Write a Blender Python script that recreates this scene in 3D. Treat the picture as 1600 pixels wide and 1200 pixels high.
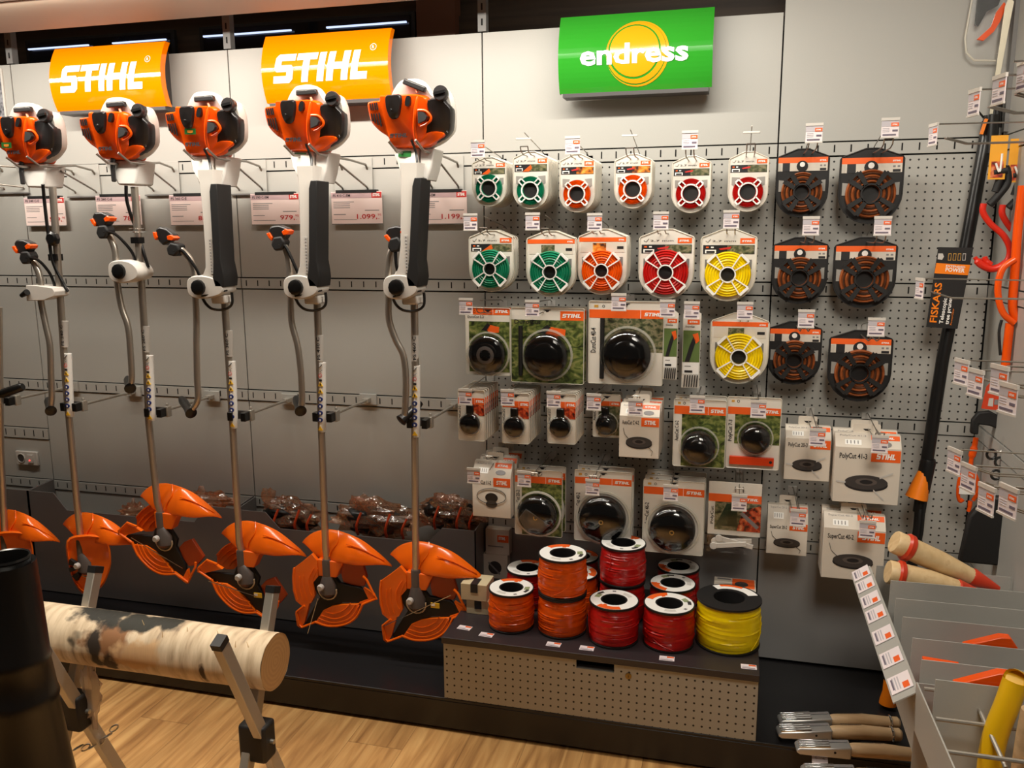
import bpy, bmesh, math, random
from mathutils import Vector, Matrix, noise
random.seed(7)
for o in list(bpy.data.objects): bpy.data.objects.remove(o)
S = bpy.context.scene
COL = S.collection
# ---------------------------------------------------------------- camera
FPX = 1322.45
YAW, PITCH, ROLL = 0.25894, 0.17805, -0.0059
CAM = Vector((2.8877, -2.9732, 1.6468))
def cam_axes():
    cy, sy, cp, sp, cr, sr = math.cos(YAW), math.sin(YAW), math.cos(PITCH), math.sin(PITCH), math.cos(ROLL), math.sin(ROLL)
    fwd = Vector((-sy*cp, cy*cp, -sp)); right = Vector((cy, sy, 0)); up = right.cross(fwd)
    return right*cr+up*sr, -right*sr+up*cr, fwd
AR, AU, AF = cam_axes()
def at(px, py, Y=None, X=None, Z=None):
    d = AR*(px-800)+AU*(600-py)+AF*FPX
    if Y is not None: t = (Y-CAM.y)/d.y
    elif X is not None: t = (X-CAM.x)/d.x
    else: t = (Z-CAM.z)/d.z
    return CAM+d*t
cd = bpy.data.cameras.new('camera'); cam = bpy.data.objects.new('camera', cd); COL.objects.link(cam)
cam.matrix_world = Matrix(((AR.x, AU.x, -AF.x, CAM.x), (AR.y, AU.y, -AF.y, CAM.y), (AR.z, AU.z, -AF.z, CAM.z), (0, 0, 0, 1)))
cd.sensor_width = 36; cd.lens = FPX*36/1600; cd.clip_start = .05
S.camera = cam
# ---------------------------------------------------------------- light and exposure
S.view_settings.view_transform = 'Standard'; S.view_settings.look = 'None'
S.view_settings.exposure = 0.0; S.view_settings.gamma = 1.0
try: S.view_settings.use_curve_mapping = False
except Exception: pass
w = bpy.data.worlds.new('world'); S.world = w; w.use_nodes = True
w.node_tree.nodes['Background'].inputs[0].default_value = (1.0, .86, .72, 1)
w.node_tree.nodes['Background'].inputs[1].default_value = 0.03
def area(name, loc, size, sizey, power, col, target):
    l = bpy.data.lights.new(name, 'AREA'); l.shape = 'RECTANGLE'; l.size = size; l.size_y = sizey; l.energy = power; l.color = col
    o = bpy.data.objects.new(name, l); COL.objects.link(o); o.location = loc
    o.rotation_euler = (Vector(target)-Vector(loc)).to_track_quat('-Z', 'Y').to_euler()
    return o
WARM = (1.0, .94, .83)
area('light_tube', (1.3, -.62, 2.366), 3.3, .04, 46, WARM, (1.3, -.25, 1.5))
fl = area('ceiling_panel', (1.7, -1.75, 3.2), 2.6, .3, 18, (1.0, .91, .76), (1.7, -1.75, 0)); fl.data.spread = math.radians(44)
area('recess_fill', (1.2, .20, 3.2), 4.0, .2, 5, (1.0, .86, .70), (1.2, .22, 2))  # added fill that lifts the dark recess above the canopy, no lamp seen there
fr_ = area('ceiling_panel', (3.35, -2.5, 2.95), .8, .8, 9.5, (1.0, .93, .81), (3.85, -.2, 1.25)); fr_.data.spread = math.radians(74)
# ---------------------------------------------------------------- materials
def lin(c):
    return tuple(((x/255)/12.92 if x/255 <= .04045 else ((x/255+.055)/1.055)**2.4) for x in c)+(1,)
MC = {}
def M(name, c, rough=.5, metal=0., emit=0., alpha=1., bump=0., bscale=60., trans=0., spec=.5):
    if name in MC: return MC[name]
    m = bpy.data.materials.new(name); m.use_nodes = True; b = m.node_tree.nodes['Principled BSDF']
    b.inputs['Base Color'].default_value = lin(c); b.inputs['Roughness'].default_value = rough
    b.inputs['Metallic'].default_value = metal; b.inputs['Alpha'].default_value = alpha
    b.inputs['Specular IOR Level'].default_value = spec
    if trans: b.inputs['Transmission Weight'].default_value = trans
    if emit:
        b.inputs['Emission Color'].default_value = lin(c); b.inputs['Emission Strength'].default_value = emit
    if bump:
        n = m.node_tree.nodes; L = m.node_tree.links
        t = n.new('ShaderNodeTexNoise'); t.inputs['Scale'].default_value = bscale
        bp = n.new('ShaderNodeBump'); bp.inputs['Strength'].default_value = bump; bp.inputs['Distance'].default_value = .003
        tc = n.new('ShaderNodeTexCoord'); L.new(tc.outputs['Object'], t.inputs['Vector'])
        L.new(t.outputs['Fac'], bp.inputs['Height']); L.new(bp.outputs['Normal'], b.inputs['Normal'])
    MC[name] = m; return m
def ramp_mat(name, build, rough=.6, spec=.5):
    m = bpy.data.materials.new(name); m.use_nodes = True; nt = m.node_tree
    b = nt.nodes['Principled BSDF']; b.inputs['Roughness'].default_value = rough; b.inputs['Specular IOR Level'].default_value = spec
    build(nt, b); MC[name] = m; return m
def node(nt, t, **k):
    n = nt.nodes.new(t)
    for a, v in k.items(): setattr(n, a, v)
    return n
def noise_ramp(name, cols, scale=(1, 1, 1), ns=8., detail=4., rough=.6, bump=0., dist=0.):
    def f(nt, b):
        tc = node(nt, 'ShaderNodeTexCoord'); mp = node(nt, 'ShaderNodeMapping'); mp.inputs['Scale'].default_value = scale
        t = node(nt, 'ShaderNodeTexNoise'); t.inputs['Scale'].default_value = ns; t.inputs['Detail'].default_value = detail; t.inputs['Distortion'].default_value = dist
        r = node(nt, 'ShaderNodeValToRGB'); nt.links.new(tc.outputs['Object'], mp.inputs['Vector']); nt.links.new(mp.outputs[0], t.inputs['Vector'])
        nt.links.new(t.outputs['Fac'], r.inputs['Fac']); e = r.color_ramp.elements
        e[0].position = cols[0][0]; e[0].color = lin(cols[0][1]); e[1].position = cols[-1][0]; e[1].color = lin(cols[-1][1])
        for p, c in cols[1:-1]:
            q = e.new(p); q.color = lin(c)
        nt.links.new(r.outputs[0], b.inputs['Base Color'])
        if bump:
            bp = node(nt, 'ShaderNodeBump'); bp.inputs['Strength'].default_value = bump; bp.inputs['Distance'].default_value = .004
            nt.links.new(t.outputs['Fac'], bp.inputs['Height']); nt.links.new(bp.outputs['Normal'], b.inputs['Normal'])
    return ramp_mat(name, f, rough)
GREY = (172, 170, 164)
grey = M('grey_sheet', GREY, .42, bump=.05, bscale=200)
greyd = M('grey_sheet_dark', (118, 116, 114), .45)
bingrey = M('bin_grey', (112, 108, 106), .45)
black = M('black_plastic', (16, 15, 15), .3)
blackm = M('black_matt', (17, 15, 15), .6)
basem = M('black_board', (30, 29, 31), .32, bump=.05, bscale=300)
shelfb = M('shelf_board', (48, 42, 44), .38)
hole = M('hole', (14, 12, 11), .9)
orange = M('orange_plastic', (238, 84, 10), .26)
orangem = M('orange_print', (240, 98, 30), .45)
orange2 = M('orange_guard', (255, 112, 18), .18)
signo = M('sign_orange', (255, 130, 0), .1)
signg = M('sign_green', (44, 140, 38), .09)
signy = M('sign_logo_orange', (255, 150, 20), .16)
white = M('white_plastic', (208, 202, 194), .35)
whitep = M('white_print', (245, 243, 238), .5)
signw = M('sign_white', (252, 252, 250), .2)
lgrey = M('light_grey_plastic', (196, 192, 186), .4)
mgrey = M('magnesium_grey', (92, 84, 80), .38, .1)
dgrey = M('dark_grey_plastic', (62, 58, 57), .4)
dgrey2 = M('engine_dark_cover', (34, 31, 31), .35)
alu = M('aluminium', (190, 180, 168), .32, .85)
aluw = M('aluminium_satin', (176, 170, 160), .45, .6)
steel = M('steel_wire', (190, 186, 178), .28, .9)
chrome = M('chrome', (225, 225, 225), .12, 1.)
galv = M('zinc_wire', (150, 144, 136), .35, .8)
beige = M('beige_card', (205, 190, 155), .6)
card = M('card_grey_white', (222, 216, 205), .55)
cardg = M('card_mid_grey', (190, 182, 170), .55)  # duller grey for small prints
boxw = M('box_white', (214, 204, 190), .5)
tagp = M('tag_paper', (236, 224, 226), .5)
taggrey = M('tag_grey', (190, 184, 190), .5)
tagtext = M('tag_text', (110, 100, 115), .6)
redtxt = M('red_text', (205, 50, 45), .5)
blk = M('black_print', (30, 28, 30), .5)
greyp = M('grey_print', (130, 126, 126), .5)
def clear_mat(name, fac, rough, tint=(255, 255, 255), dif=0., bump=0., bs=40.):
    m = bpy.data.materials.new(name); m.use_nodes = True; nt = m.node_tree; nt.nodes.clear()
    out = nt.nodes.new('ShaderNodeOutputMaterial'); tr = nt.nodes.new('ShaderNodeBsdfTransparent'); gl = nt.nodes.new('ShaderNodeBsdfGlossy'); mx = nt.nodes.new('ShaderNodeMixShader')
    gl.inputs['Roughness'].default_value = rough; tr.inputs['Color'].default_value = lin(tint); mx.inputs[0].default_value = fac
    nt.links.new(tr.outputs[0], mx.inputs[1]); nt.links.new(gl.outputs[0], mx.inputs[2]); last = mx.outputs[0]
    if dif:
        d = nt.nodes.new('ShaderNodeBsdfDiffuse'); d.inputs['Color'].default_value = lin((225, 170, 135)); m2 = nt.nodes.new('ShaderNodeMixShader'); m2.inputs[0].default_value = dif
        nt.links.new(last, m2.inputs[1]); nt.links.new(d.outputs[0], m2.inputs[2]); last = m2.outputs[0]
    if bump:
        tc = nt.nodes.new('ShaderNodeTexCoord'); t = nt.nodes.new('ShaderNodeTexNoise'); t.inputs['Scale'].default_value = bs; bp = nt.nodes.new('ShaderNodeBump'); bp.inputs['Strength'].default_value = bump; bp.inputs['Distance'].default_value = .01
        nt.links.new(tc.outputs['Object'], t.inputs['Vector']); nt.links.new(t.outputs['Fac'], bp.inputs['Height']); nt.links.new(bp.outputs['Normal'], gl.inputs['Normal'])
    nt.links.new(last, out.inputs[0]); MC[name] = m; return m
clear = clear_mat('clear_blister', .05, .05)
clear2 = clear_mat('clear_dome', .06, .06)
film = clear_mat('clear_film', .22, .12, (250, 225, 205), .10, .9, 45.)  # orange tint puts the reflected orange into the film's colour
rim = M('blister_rim', (225, 220, 205), .2, alpha=.75)
red = M('red_tool', (215, 42, 22), .35)
yellowp = M('yellow_handle', (235, 185, 15), .35)
cardy = M('yellow_card', (238, 165, 30), .5)
woodl = noise_ramp('pale_wood', [(.3, (214, 180, 130)), (.6, (230, 200, 152)), (.8, (200, 160, 110))], (1, 1, 1), 30, rough=.45)
ashw = noise_ramp('ash_handle', [(.3, (190, 156, 116)), (.7, (216, 184, 142))], (2, 18, 18), 3, rough=.4)
grass = noise_ramp('grass_print', [(.3, (26, 30, 16)), (.44, (70, 84, 38)), (.56, (112, 122, 62)), (.68, (150, 146, 92)), (.8, (190, 170, 120))], (10, 10, 14), 3, 9, rough=.4, dist=1.5)
photo = noise_ramp('photo_print', [(.3, (30, 30, 24)), (.45, (86, 92, 60)), (.58, (140, 130, 100)), (.7, (60, 70, 44))], (10, 10, 14), 5, 5, rough=.4)
photor = noise_ramp('warm_photo_print', [(.35, (60, 22, 16)), (.5, (190, 60, 26)), (.65, (220, 130, 80)), (.8, (230, 200, 160))], (12, 12, 12), 5, 3, rough=.4)
yphoto = noise_ramp('field_print', [(.35, (70, 40, 30)), (.5, (225, 130, 40)), (.65, (240, 190, 90)), (.8, (250, 225, 170))], (12, 12, 12), 4, 3, rough=.4)
paneglow = M('window_light_line', (185, 200, 235), .5, emit=1.6)
redled = M('red_led', (255, 60, 60), .5, emit=3)
lampm = M('lamp_diffuser', (255, 244, 225), .5, emit=4)
canopym = M('canopy_board', (150, 134, 118), .6)
beamm = noise_ramp('dark_wood', [(.3, (52, 42, 34)), (.7, (74, 60, 48))], (.5, 8, 8), 4, rough=.6)
beamr = M('red_wood_post', (92, 52, 32), .6)
glassd = M('dark_glass', (16, 18, 24), .08)
def line_mat(name, c, rough=.25, var=.55):
    def f(nt, b):
        tc = node(nt, 'ShaderNodeTexCoord'); t = node(nt, 'ShaderNodeTexNoise'); t.inputs['Scale'].default_value = 40
        mx = node(nt, 'ShaderNodeMixRGB'); mx.inputs[1].default_value = lin(c); mx.inputs[2].default_value = tuple(v*var for v in lin(c)[:3])+(1,)
        nt.links.new(tc.outputs['Object'], t.inputs['Vector']); nt.links.new(t.outputs['Fac'], mx.inputs[0]); nt.links.new(mx.outputs[0], b.inputs['Base Color'])
    return ramp_mat(name, f, rough)
LN = {'green': line_mat('green_line', (22, 140, 100)), 'orange': line_mat('orange_line', (255, 96, 10)), 'red': line_mat('red_line', (208, 26, 22), .3),
      'yellow': line_mat('yellow_line', (255, 222, 10), .25, .8), 'copper': line_mat('copper_line', (188, 104, 58), .2, .2), 'copper2': line_mat('brown_line', (92, 62, 46), .2, .3)}
def wood_floor(nt, b):
    tc = node(nt, 'ShaderNodeTexCoord'); sp = node(nt, 'ShaderNodeSeparateXYZ'); nt.links.new(tc.outputs['Object'], sp.inputs[0])
    def mth(op, a, bb=None):
        n = node(nt, 'ShaderNodeMath', operation=op)
        for i, v in enumerate((a, bb)):
            if v is None: continue
            if isinstance(v, (int, float)): n.inputs[i].default_value = v
            else: nt.links.new(v, n.inputs[i])
        return n.outputs[0]
    px = mth('DIVIDE', sp.outputs[0], .19); idx = mth('FLOOR', px); fr = mth('FRACT', px)
    wn = node(nt, 'ShaderNodeTexWhiteNoise', noise_dimensions='1D'); nt.links.new(idx, wn.inputs['W'])
    off = mth('MULTIPLY', wn.outputs['Value'], 1.3)
    py = mth('DIVIDE', mth('ADD', sp.outputs[1], off), 1.3); idy = mth('FLOOR', py); fy = mth('FRACT', py)
    wn2 = node(nt, 'ShaderNodeTexWhiteNoise', noise_dimensions='2D'); cb = node(nt, 'ShaderNodeCombineXYZ')
    nt.links.new(idx, cb.inputs[0]); nt.links.new(idy, cb.inputs[1]); nt.links.new(cb.outputs[0], wn2.inputs['Vector'])
    mp = node(nt, 'ShaderNodeMapping'); mp.inputs['Scale'].default_value = (30, 2.2, 1); nt.links.new(tc.outputs['Object'], mp.inputs['Vector'])
    ad = node(nt, 'ShaderNodeVectorMath', operation='ADD'); nt.links.new(mp.outputs[0], ad.inputs[0])
    sc = node(nt, 'ShaderNodeVectorMath', operation='SCALE'); sc.inputs['Scale'].default_value = 17; nt.links.new(cb.outputs[0], sc.inputs[0]); nt.links.new(sc.outputs[0], ad.inputs[1])
    t = node(nt, 'ShaderNodeTexNoise'); t.inputs['Scale'].default_value = 1.0; t.inputs['Detail'].default_value = 6; t.inputs['Distortion'].default_value = .8; nt.links.new(ad.outputs[0], t.inputs['Vector'])
    r = node(nt, 'ShaderNodeValToRGB'); nt.links.new(t.outputs['Fac'], r.inputs[0]); e = r.color_ramp.elements
    e[0].position = .28; e[0].color = lin((138, 96, 54)); e[1].position = .72; e[1].color = lin((206, 162, 104)); q = e.new(.5); q.color = lin((182, 136, 82))
    t2 = node(nt, 'ShaderNodeTexNoise'); t2.inputs['Scale'].default_value = 4; nt.links.new(tc.outputs['Object'], t2.inputs['Vector'])
    hs = node(nt, 'ShaderNodeHueSaturation'); nt.links.new(r.outputs[0], hs.inputs['Color'])
    nt.links.new(mth('ADD', mth('MULTIPLY', wn2.outputs['Value'], .22), mth('ADD', mth('MULTIPLY', t2.outputs['Fac'], .5), .66)), hs.inputs['Value'])
    g1 = mth('LESS_THAN', fr, .012); g2 = mth('LESS_THAN', fy, .002); g = mth('MAXIMUM', g1, g2)
    mx = node(nt, 'ShaderNodeMixRGB'); nt.links.new(mth('MULTIPLY', g, .45), mx.inputs[0]); nt.links.new(hs.outputs[0], mx.inputs[1]); mx.inputs[2].default_value = lin((80, 54, 32))
    nt.links.new(mx.outputs[0], b.inputs['Base Color'])
floorm = ramp_mat('wood_floor', wood_floor, .42)
def peg(nt, b, base=GREY, x0=0., z0=.0123, r=.085):
    tc = node(nt, 'ShaderNodeTexCoord'); sp = node(nt, 'ShaderNodeSeparateXYZ'); nt.links.new(tc.outputs['Object'], sp.inputs[0])
    def mth(op, a, bb=None):
        n = node(nt, 'ShaderNodeMath', operation=op)
        for i, v in enumerate((a, bb)):
            if v is None: continue
            if isinstance(v, (int, float)): n.inputs[i].default_value = v
            else: nt.links.new(v, n.inputs[i])
        return n.outputs[0]
    u = mth('SUBTRACT', mth('FRACT', mth('ADD', mth('DIVIDE', mth('SUBTRACT', sp.outputs[0], x0), .025), .5)), .5)
    v = mth('SUBTRACT', mth('FRACT', mth('ADD', mth('DIVIDE', mth('SUBTRACT', sp.outputs[2], z0), .025), .5)), .5)
    d = mth('SQRT', mth('ADD', mth('MULTIPLY', u, u), mth('MULTIPLY', v, v)))
    g = mth('LESS_THAN', d, r*1.5)
    mx = node(nt, 'ShaderNodeMixRGB'); nt.links.new(g, mx.inputs[0]); mx.inputs[1].default_value = lin(base); mx.inputs[2].default_value = lin((20, 17, 15))
    nt.links.new(mx.outputs[0], b.inputs['Base Color'])
pegm = ramp_mat('perforated_sheet', peg, .42)
pegd = ramp_mat('perforated_drawer', lambda nt, b: peg(nt, b, (172, 168, 156), .0125, .0, .09), .5)
def bark(nt, b):
    tc = node(nt, 'ShaderNodeTexCoord'); mp = node(nt, 'ShaderNodeMapping'); mp.inputs['Scale'].default_value = (26, 5, 5); nt.links.new(tc.outputs['Object'], mp.inputs['Vector'])
    t = node(nt, 'ShaderNodeTexNoise'); t.inputs['Scale'].default_value = 2.0; t.inputs['Detail'].default_value = 6; nt.links.new(mp.outputs[0], t.inputs['Vector'])
    r = node(nt, 'ShaderNodeValToRGB'); nt.links.new(t.outputs['Fac'], r.inputs[0]); e = r.color_ramp.elements
    e[0].position = .26; e[0].color = lin((120, 100, 80)); e[1].position = .62; e[1].color = lin((206, 186, 158)); q = e.new(.4); q.color = lin((180, 158, 130))
    t2 = node(nt, 'ShaderNodeTexNoise'); t2.inputs['Scale'].default_value = 9; t2.inputs['Detail'].default_value = 3; nt.links.new(tc.outputs['Object'], t2.inputs['Vector'])
    r2 = node(nt, 'ShaderNodeValToRGB'); nt.links.new(t2.outputs['Fac'], r2.inputs[0]); e = r2.color_ramp.elements
    e[0].position = .30; e[0].color = (1, 1, 1, 1); e[1].position = .36; e[1].color = (0, 0, 0, 1)
    mx = node(nt, 'ShaderNodeMixRGB'); nt.links.new(r2.outputs[0], mx.inputs[0]); nt.links.new(r.outputs[0], mx.inputs[1]); mx.inputs[2].default_value = lin((44, 38, 26))
    col = mx.outputs[0]
    nz = node(nt, 'ShaderNodeTexNoise'); nz.inputs['Scale'].default_value = 22; nz.inputs['Detail'].default_value = 6; nt.links.new(tc.outputs['Object'], nz.inputs['Vector'])
    for cx, cy, cz, rx, ry, rz, c, th in [(-0.035, -.055, .03, .075, .09, .05, (134, 92, 58), .95), (-0.080, -.06, .02, .026, .05, .06, (40, 30, 22), .9), (-0.040, -.075, -.03, .022, .04, .035, (52, 36, 24), .9), (-0.085, .0, .072, .10, .05, .03, (24, 22, 12), .9), (0.015, -.02, .068, .07, .04, .02, (28, 26, 14), .9), (.10, .0, .072, .05, .035, .02, (28, 26, 14), .9),
                                          (-.335, -.06, .02, .018, .03, .03, (54, 40, 28), .9), (-.30, -.07, -.02, .02, .03, .02, (54, 40, 28), .9), (.235, -.066, -.02, .010, .03, .03, (70, 52, 36), .9), (0.055, -.07, .01, .07, .04, .04, (196, 158, 116), 1.0)]:
        s1 = node(nt, 'ShaderNodeVectorMath', operation='SUBTRACT'); nt.links.new(tc.outputs['Object'], s1.inputs[0]); s1.inputs[1].default_value = (cx, cy, cz)
        s2 = node(nt, 'ShaderNodeVectorMath', operation='DIVIDE'); nt.links.new(s1.outputs[0], s2.inputs[0]); s2.inputs[1].default_value = (rx, ry, rz)
        s3 = node(nt, 'ShaderNodeVectorMath', operation='LENGTH'); nt.links.new(s2.outputs[0], s3.inputs[0])
        ad = node(nt, 'ShaderNodeMath', operation='MULTIPLY_ADD'); nt.links.new(nz.outputs['Fac'], ad.inputs[0]); ad.inputs[1].default_value = 2.2; nt.links.new(s3.outputs['Value'], ad.inputs[2])
        mr = node(nt, 'ShaderNodeMapRange'); nt.links.new(ad.outputs[0], mr.inputs['Value']); mr.inputs['From Min'].default_value = th+.85; mr.inputs['From Max'].default_value = th+1.25; mr.inputs['To Min'].default_value = 1; mr.inputs['To Max'].default_value = 0
        m2 = node(nt, 'ShaderNodeMixRGB'); nt.links.new(mr.outputs[0], m2.inputs[0]); nt.links.new(col, m2.inputs[1]); m2.inputs[2].default_value = lin(c); col = m2.outputs[0]
    nt.links.new(col, b.inputs['Base Color'])
    bp = node(nt, 'ShaderNodeBump'); bp.inputs['Strength'].default_value = .4; bp.inputs['Distance'].default_value = .006; nt.links.new(t.outputs['Fac'], bp.inputs['Height']); nt.links.new(bp.outputs['Normal'], b.inputs['Normal'])
barkm = ramp_mat('birch_bark', bark, .7)
def endw(nt, b):
    tc = node(nt, 'ShaderNodeTexCoord'); mp = node(nt, 'ShaderNodeMapping'); mp.inputs['Scale'].default_value = (0, 1, 1); nt.links.new(tc.outputs['Object'], mp.inputs['Vector'])
    wv = node(nt, 'ShaderNodeTexWave', wave_type='RINGS', rings_direction='SPHERICAL'); wv.inputs['Scale'].default_value = 28; wv.inputs['Distortion'].default_value = 2.5; nt.links.new(mp.outputs[0], wv.inputs['Vector'])
    mx = node(nt, 'ShaderNodeMixRGB'); nt.links.new(wv.outputs['Fac'], mx.inputs[0]); mx.inputs[1].default_value = lin((178, 138, 90)); mx.inputs[2].default_value = lin((188, 148, 98)); nt.links.new(mx.outputs[0], b.inputs['Base Color'])
endm = ramp_mat('cut_wood', endw, .6)
# ---------------------------------------------------------------- mesh builder
TX = {}
def text_geo(s, bold=0.):
    k = (s, bold)
    if k not in TX:
        c = bpy.data.curves.new('t', 'FONT'); c.body = s; c.size = 1; c.offset = bold; c.resolution_u = 2
        o = bpy.data.objects.new('t', c); COL.objects.link(o); dg = bpy.context.evaluated_depsgraph_get()
        me = bpy.data.meshes.new_from_object(o.evaluated_get(dg))
        v = [tuple(x.co) for x in me.vertices]; f = [tuple(p.vertices) for p in me.polygons]
        x0 = min(p[0] for p in v); x1 = max(p[0] for p in v)
        TX[k] = ([(p[0]-x0, p[1]) for p in v], f, x1-x0)
        bpy.data.objects.remove(o); bpy.data.curves.remove(c); bpy.data.meshes.remove(me)
    return TX[k]
LET = [[(0, 0), (.72, 0), (.85, .12), (.85, .5), (.74, .61), (.28, .61), (.28, .76), (.88, .76), (.88, 1), (.12, 1), (0, .88), (0, .48), (.12, .38), (.56, .38), (.56, .24), (0, .24)],
       [(.95, 1), (1.85, 1), (1.85, .76), (1.54, .76), (1.54, 0), (1.25, 0), (1.25, .76), (.95, .76)],
       [(1.93, 0), (2.22, 0), (2.22, 1), (1.93, 1)],
       [(2.34, 0), (2.63, 0), (2.63, .38), (2.98, .38), (2.98, 0), (3.27, 0), (3.27, 1), (2.98, 1), (2.98, .62), (2.63, .62), (2.63, 1), (2.34, 1)],
       [(3.39, 0), (4.1, 0), (4.1, .25), (3.68, .25), (3.68, 1), (3.39, 1)]]
class MB:
    def __init__(s): s.v = []; s.f = []; s.m = []; s.mats = []
    def add(s, vs, fs, mat, T=None):
        if mat not in s.mats: s.mats.append(mat)
        k = s.mats.index(mat); n = len(s.v)
        s.v += [Vector(p) if T is None else T @ Vector(p) for p in vs]
        s.f += [[n+i for i in f] for f in fs]; s.m += [k]*len(fs); return s
    def box(s, a, b, mat, T=None):
        x0, y0, z0 = a; x1, y1, z1 = b
        return s.add([(x0, y0, z0), (x1, y0, z0), (x1, y1, z0), (x0, y1, z0), (x0, y0, z1), (x1, y0, z1), (x1, y1, z1), (x0, y1, z1)],
                     [(0, 3, 2, 1), (4, 5, 6, 7), (0, 1, 5, 4), (1, 2, 6, 5), (2, 3, 7, 6), (3, 0, 4, 7)], mat, T)
    def bar(s, p, q, wx, wz, mat, up=(0, 0, 1)):
        p, q = Vector(p), Vector(q); d = q-p; L = d.length; d.normalize(); u = Vector(up); sx = d.cross(u)
        if sx.length < 1e-4: sx = Vector((1, 0, 0))
        sx.normalize(); u = sx.cross(d)
        T = Matrix(((sx.x, d.x, u.x, p.x), (sx.y, d.y, u.y, p.y), (sx.z, d.z, u.z, p.z), (0, 0, 0, 1)))
        return s.box((-wx/2, 0, -wz/2), (wx/2, L, wz/2), mat, T)
    def tube(s, pts, r, mat, n=8, sx=1.):
        pts = [Vector(p) for p in pts]; N = len(pts); rs = list(r) if isinstance(r, (list, tuple)) else [r]*N
        if len(rs) != N: rs = [rs[min(len(rs)-1, int(i*(len(rs)-1)/(N-1)))]+(rs[min(len(rs)-1, int(i*(len(rs)-1)/(N-1))+1)]-rs[min(len(rs)-1, int(i*(len(rs)-1)/(N-1)))])*((i*(len(rs)-1)/(N-1)) % 1) for i in range(N)]
        vs = []; prev = None
        for i, p in enumerate(pts):
            t = (pts[min(i+1, N-1)]-pts[max(i-1, 0)]).normalized()
            if prev is None: a = t.orthogonal().normalized()
            else:
                a = prev-t*prev.dot(t); a = a.normalized() if a.length > 1e-6 else t.orthogonal().normalized()
            prev = a; b = t.cross(a)
            vs += [p+(a*math.cos(2*math.pi*j/n)+b*math.sin(2*math.pi*j/n)*sx)*rs[i] for j in range(n)]
        fs = [[i*n+j, i*n+(j+1) % n, (i+1)*n+(j+1) % n, (i+1)*n+j] for i in range(N-1) for j in range(n)]
        fs += [list(range(n))[::-1], [(N-1)*n+j for j in range(n)]]
        return s.add(vs, fs, mat)
    def lathe(s, prof, mat, T, n=24, cap=True):
        vs = []; N = len(prof)
        for r, h in prof: vs += [(r*math.cos(2*math.pi*j/n), r*math.sin(2*math.pi*j/n), h) for j in range(n)]
        fs = [[i*n+j, i*n+(j+1) % n, (i+1)*n+(j+1) % n, (i+1)*n+j] for i in range(N-1) for j in range(n)]
        if cap: fs += [list(range(n))[::-1], [(N-1)*n+j for j in range(n)]]
        return s.add(vs, fs, mat, T)
    def ring(s, prof, mat, T, n=24):      # closed profile swept round
        vs = []; N = len(prof)
        for r, h in prof: vs += [(r*math.cos(2*math.pi*j/n), r*math.sin(2*math.pi*j/n), h) for j in range(n)]
        fs = [[i*n+j, i*n+(j+1) % n, ((i+1) % N)*n+(j+1) % n, ((i+1) % N)*n+j] for i in range(N) for j in range(n)]
        return s.add(vs, fs, mat, T)
    def prism(s, poly, y0, y1, mat, T=None):
        n = len(poly); vs = [(x, y0, z) for x, z in poly]+[(x, y1, z) for x, z in poly]
        fs = [list(range(n)), [n+i for i in range(n)][::-1]]+[[i, n+i, n+(i+1) % n, (i+1) % n] for i in range(n)]
        return s.add(vs, fs, mat, T)
    def loft(s, secs, mat, T=None, cap=(True, True)):
        n = len(secs[0]); vs = [p for c in secs for p in c]
        fs = [[i*n+j, i*n+(j+1) % n, (i+1)*n+(j+1) % n, (i+1)*n+j] for i in range(len(secs)-1) for j in range(n)]
        if cap[0]: fs.append(list(range(n))[::-1])
        if cap[1]: fs.append([(len(secs)-1)*n+j for j in range(n)])
        return s.add(vs, fs, mat, T)
    def text(s, t, h, mat, T, bold=0., fit=None, center=False):   # lies in local XY
        v, f, wd = text_geo(t, bold); k = h/.72; kx = k if fit is None else fit/wd
        ox = -wd*kx/2 if center else 0
        return s.add([(ox+x*kx, y*k, 0) for x, y in v], f, mat, T)
    def logo(s, h, wd, mat, T, shear=.22):
        k = wd/(4.1+shear)
        for L in LET: s.add([((x+shear*y)*k, y*h, 0) for x, y in L], [list(range(len(L)))], mat, T)
        return s
    def build(s, name, parent=None, bev=0., loc=None, seg=2, deform=None, slices=None, recalc=True, ang=38):
        me = bpy.data.meshes.new(name)
        o0 = Vector(loc) if loc is not None else (Vector(parent['_w']) if parent is not None and '_w' in parent else Vector((0, 0, 0)))
        me.from_pydata([tuple(p-o0) for p in s.v], [], s.f)
        for m in s.mats: me.materials.append(m)
        me.polygons.foreach_set('material_index', s.m); me.update()
        bm = bmesh.new(); bm.from_mesh(me)
        if slices:
            for z in slices:
                g = bm.verts[:]+bm.edges[:]+bm.faces[:]
                bmesh.ops.bisect_plane(bm, geom=g, plane_co=(0, 0, z-o0.z), plane_no=(0, 0, 1))
        if deform:
            for vv in bm.verts: vv.co = deform(vv.co+o0)-o0
        if recalc: bmesh.ops.recalc_face_normals(bm, faces=bm.faces)
        bm.to_mesh(me); bm.free()
        me.polygons.foreach_set('use_smooth', [True]*len(me.polygons)); me.set_sharp_from_angle(angle=math.radians(ang))
        o = bpy.data.objects.new(name, me); COL.objects.link(o)
        if parent is not None: o.parent = parent; o['_w'] = tuple(o0)
        else: o.location = o0; o['_w'] = tuple(o0)
        if bev:
            b = o.modifiers.new('bevel', 'BEVEL'); b.width = bev; b.segments = seg; b.limit_method = 'ANGLE'; b.angle_limit = math.radians(40)
        return o
def thing(name, label, cat, loc, group=None):
    o = bpy.data.objects.new(name, None); COL.objects.link(o); o.location = loc; o.empty_display_size = .05
    o['label'] = label; o['category'] = cat; o['_w'] = tuple(loc)
    if group: o['group'] = group
    return o
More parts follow.
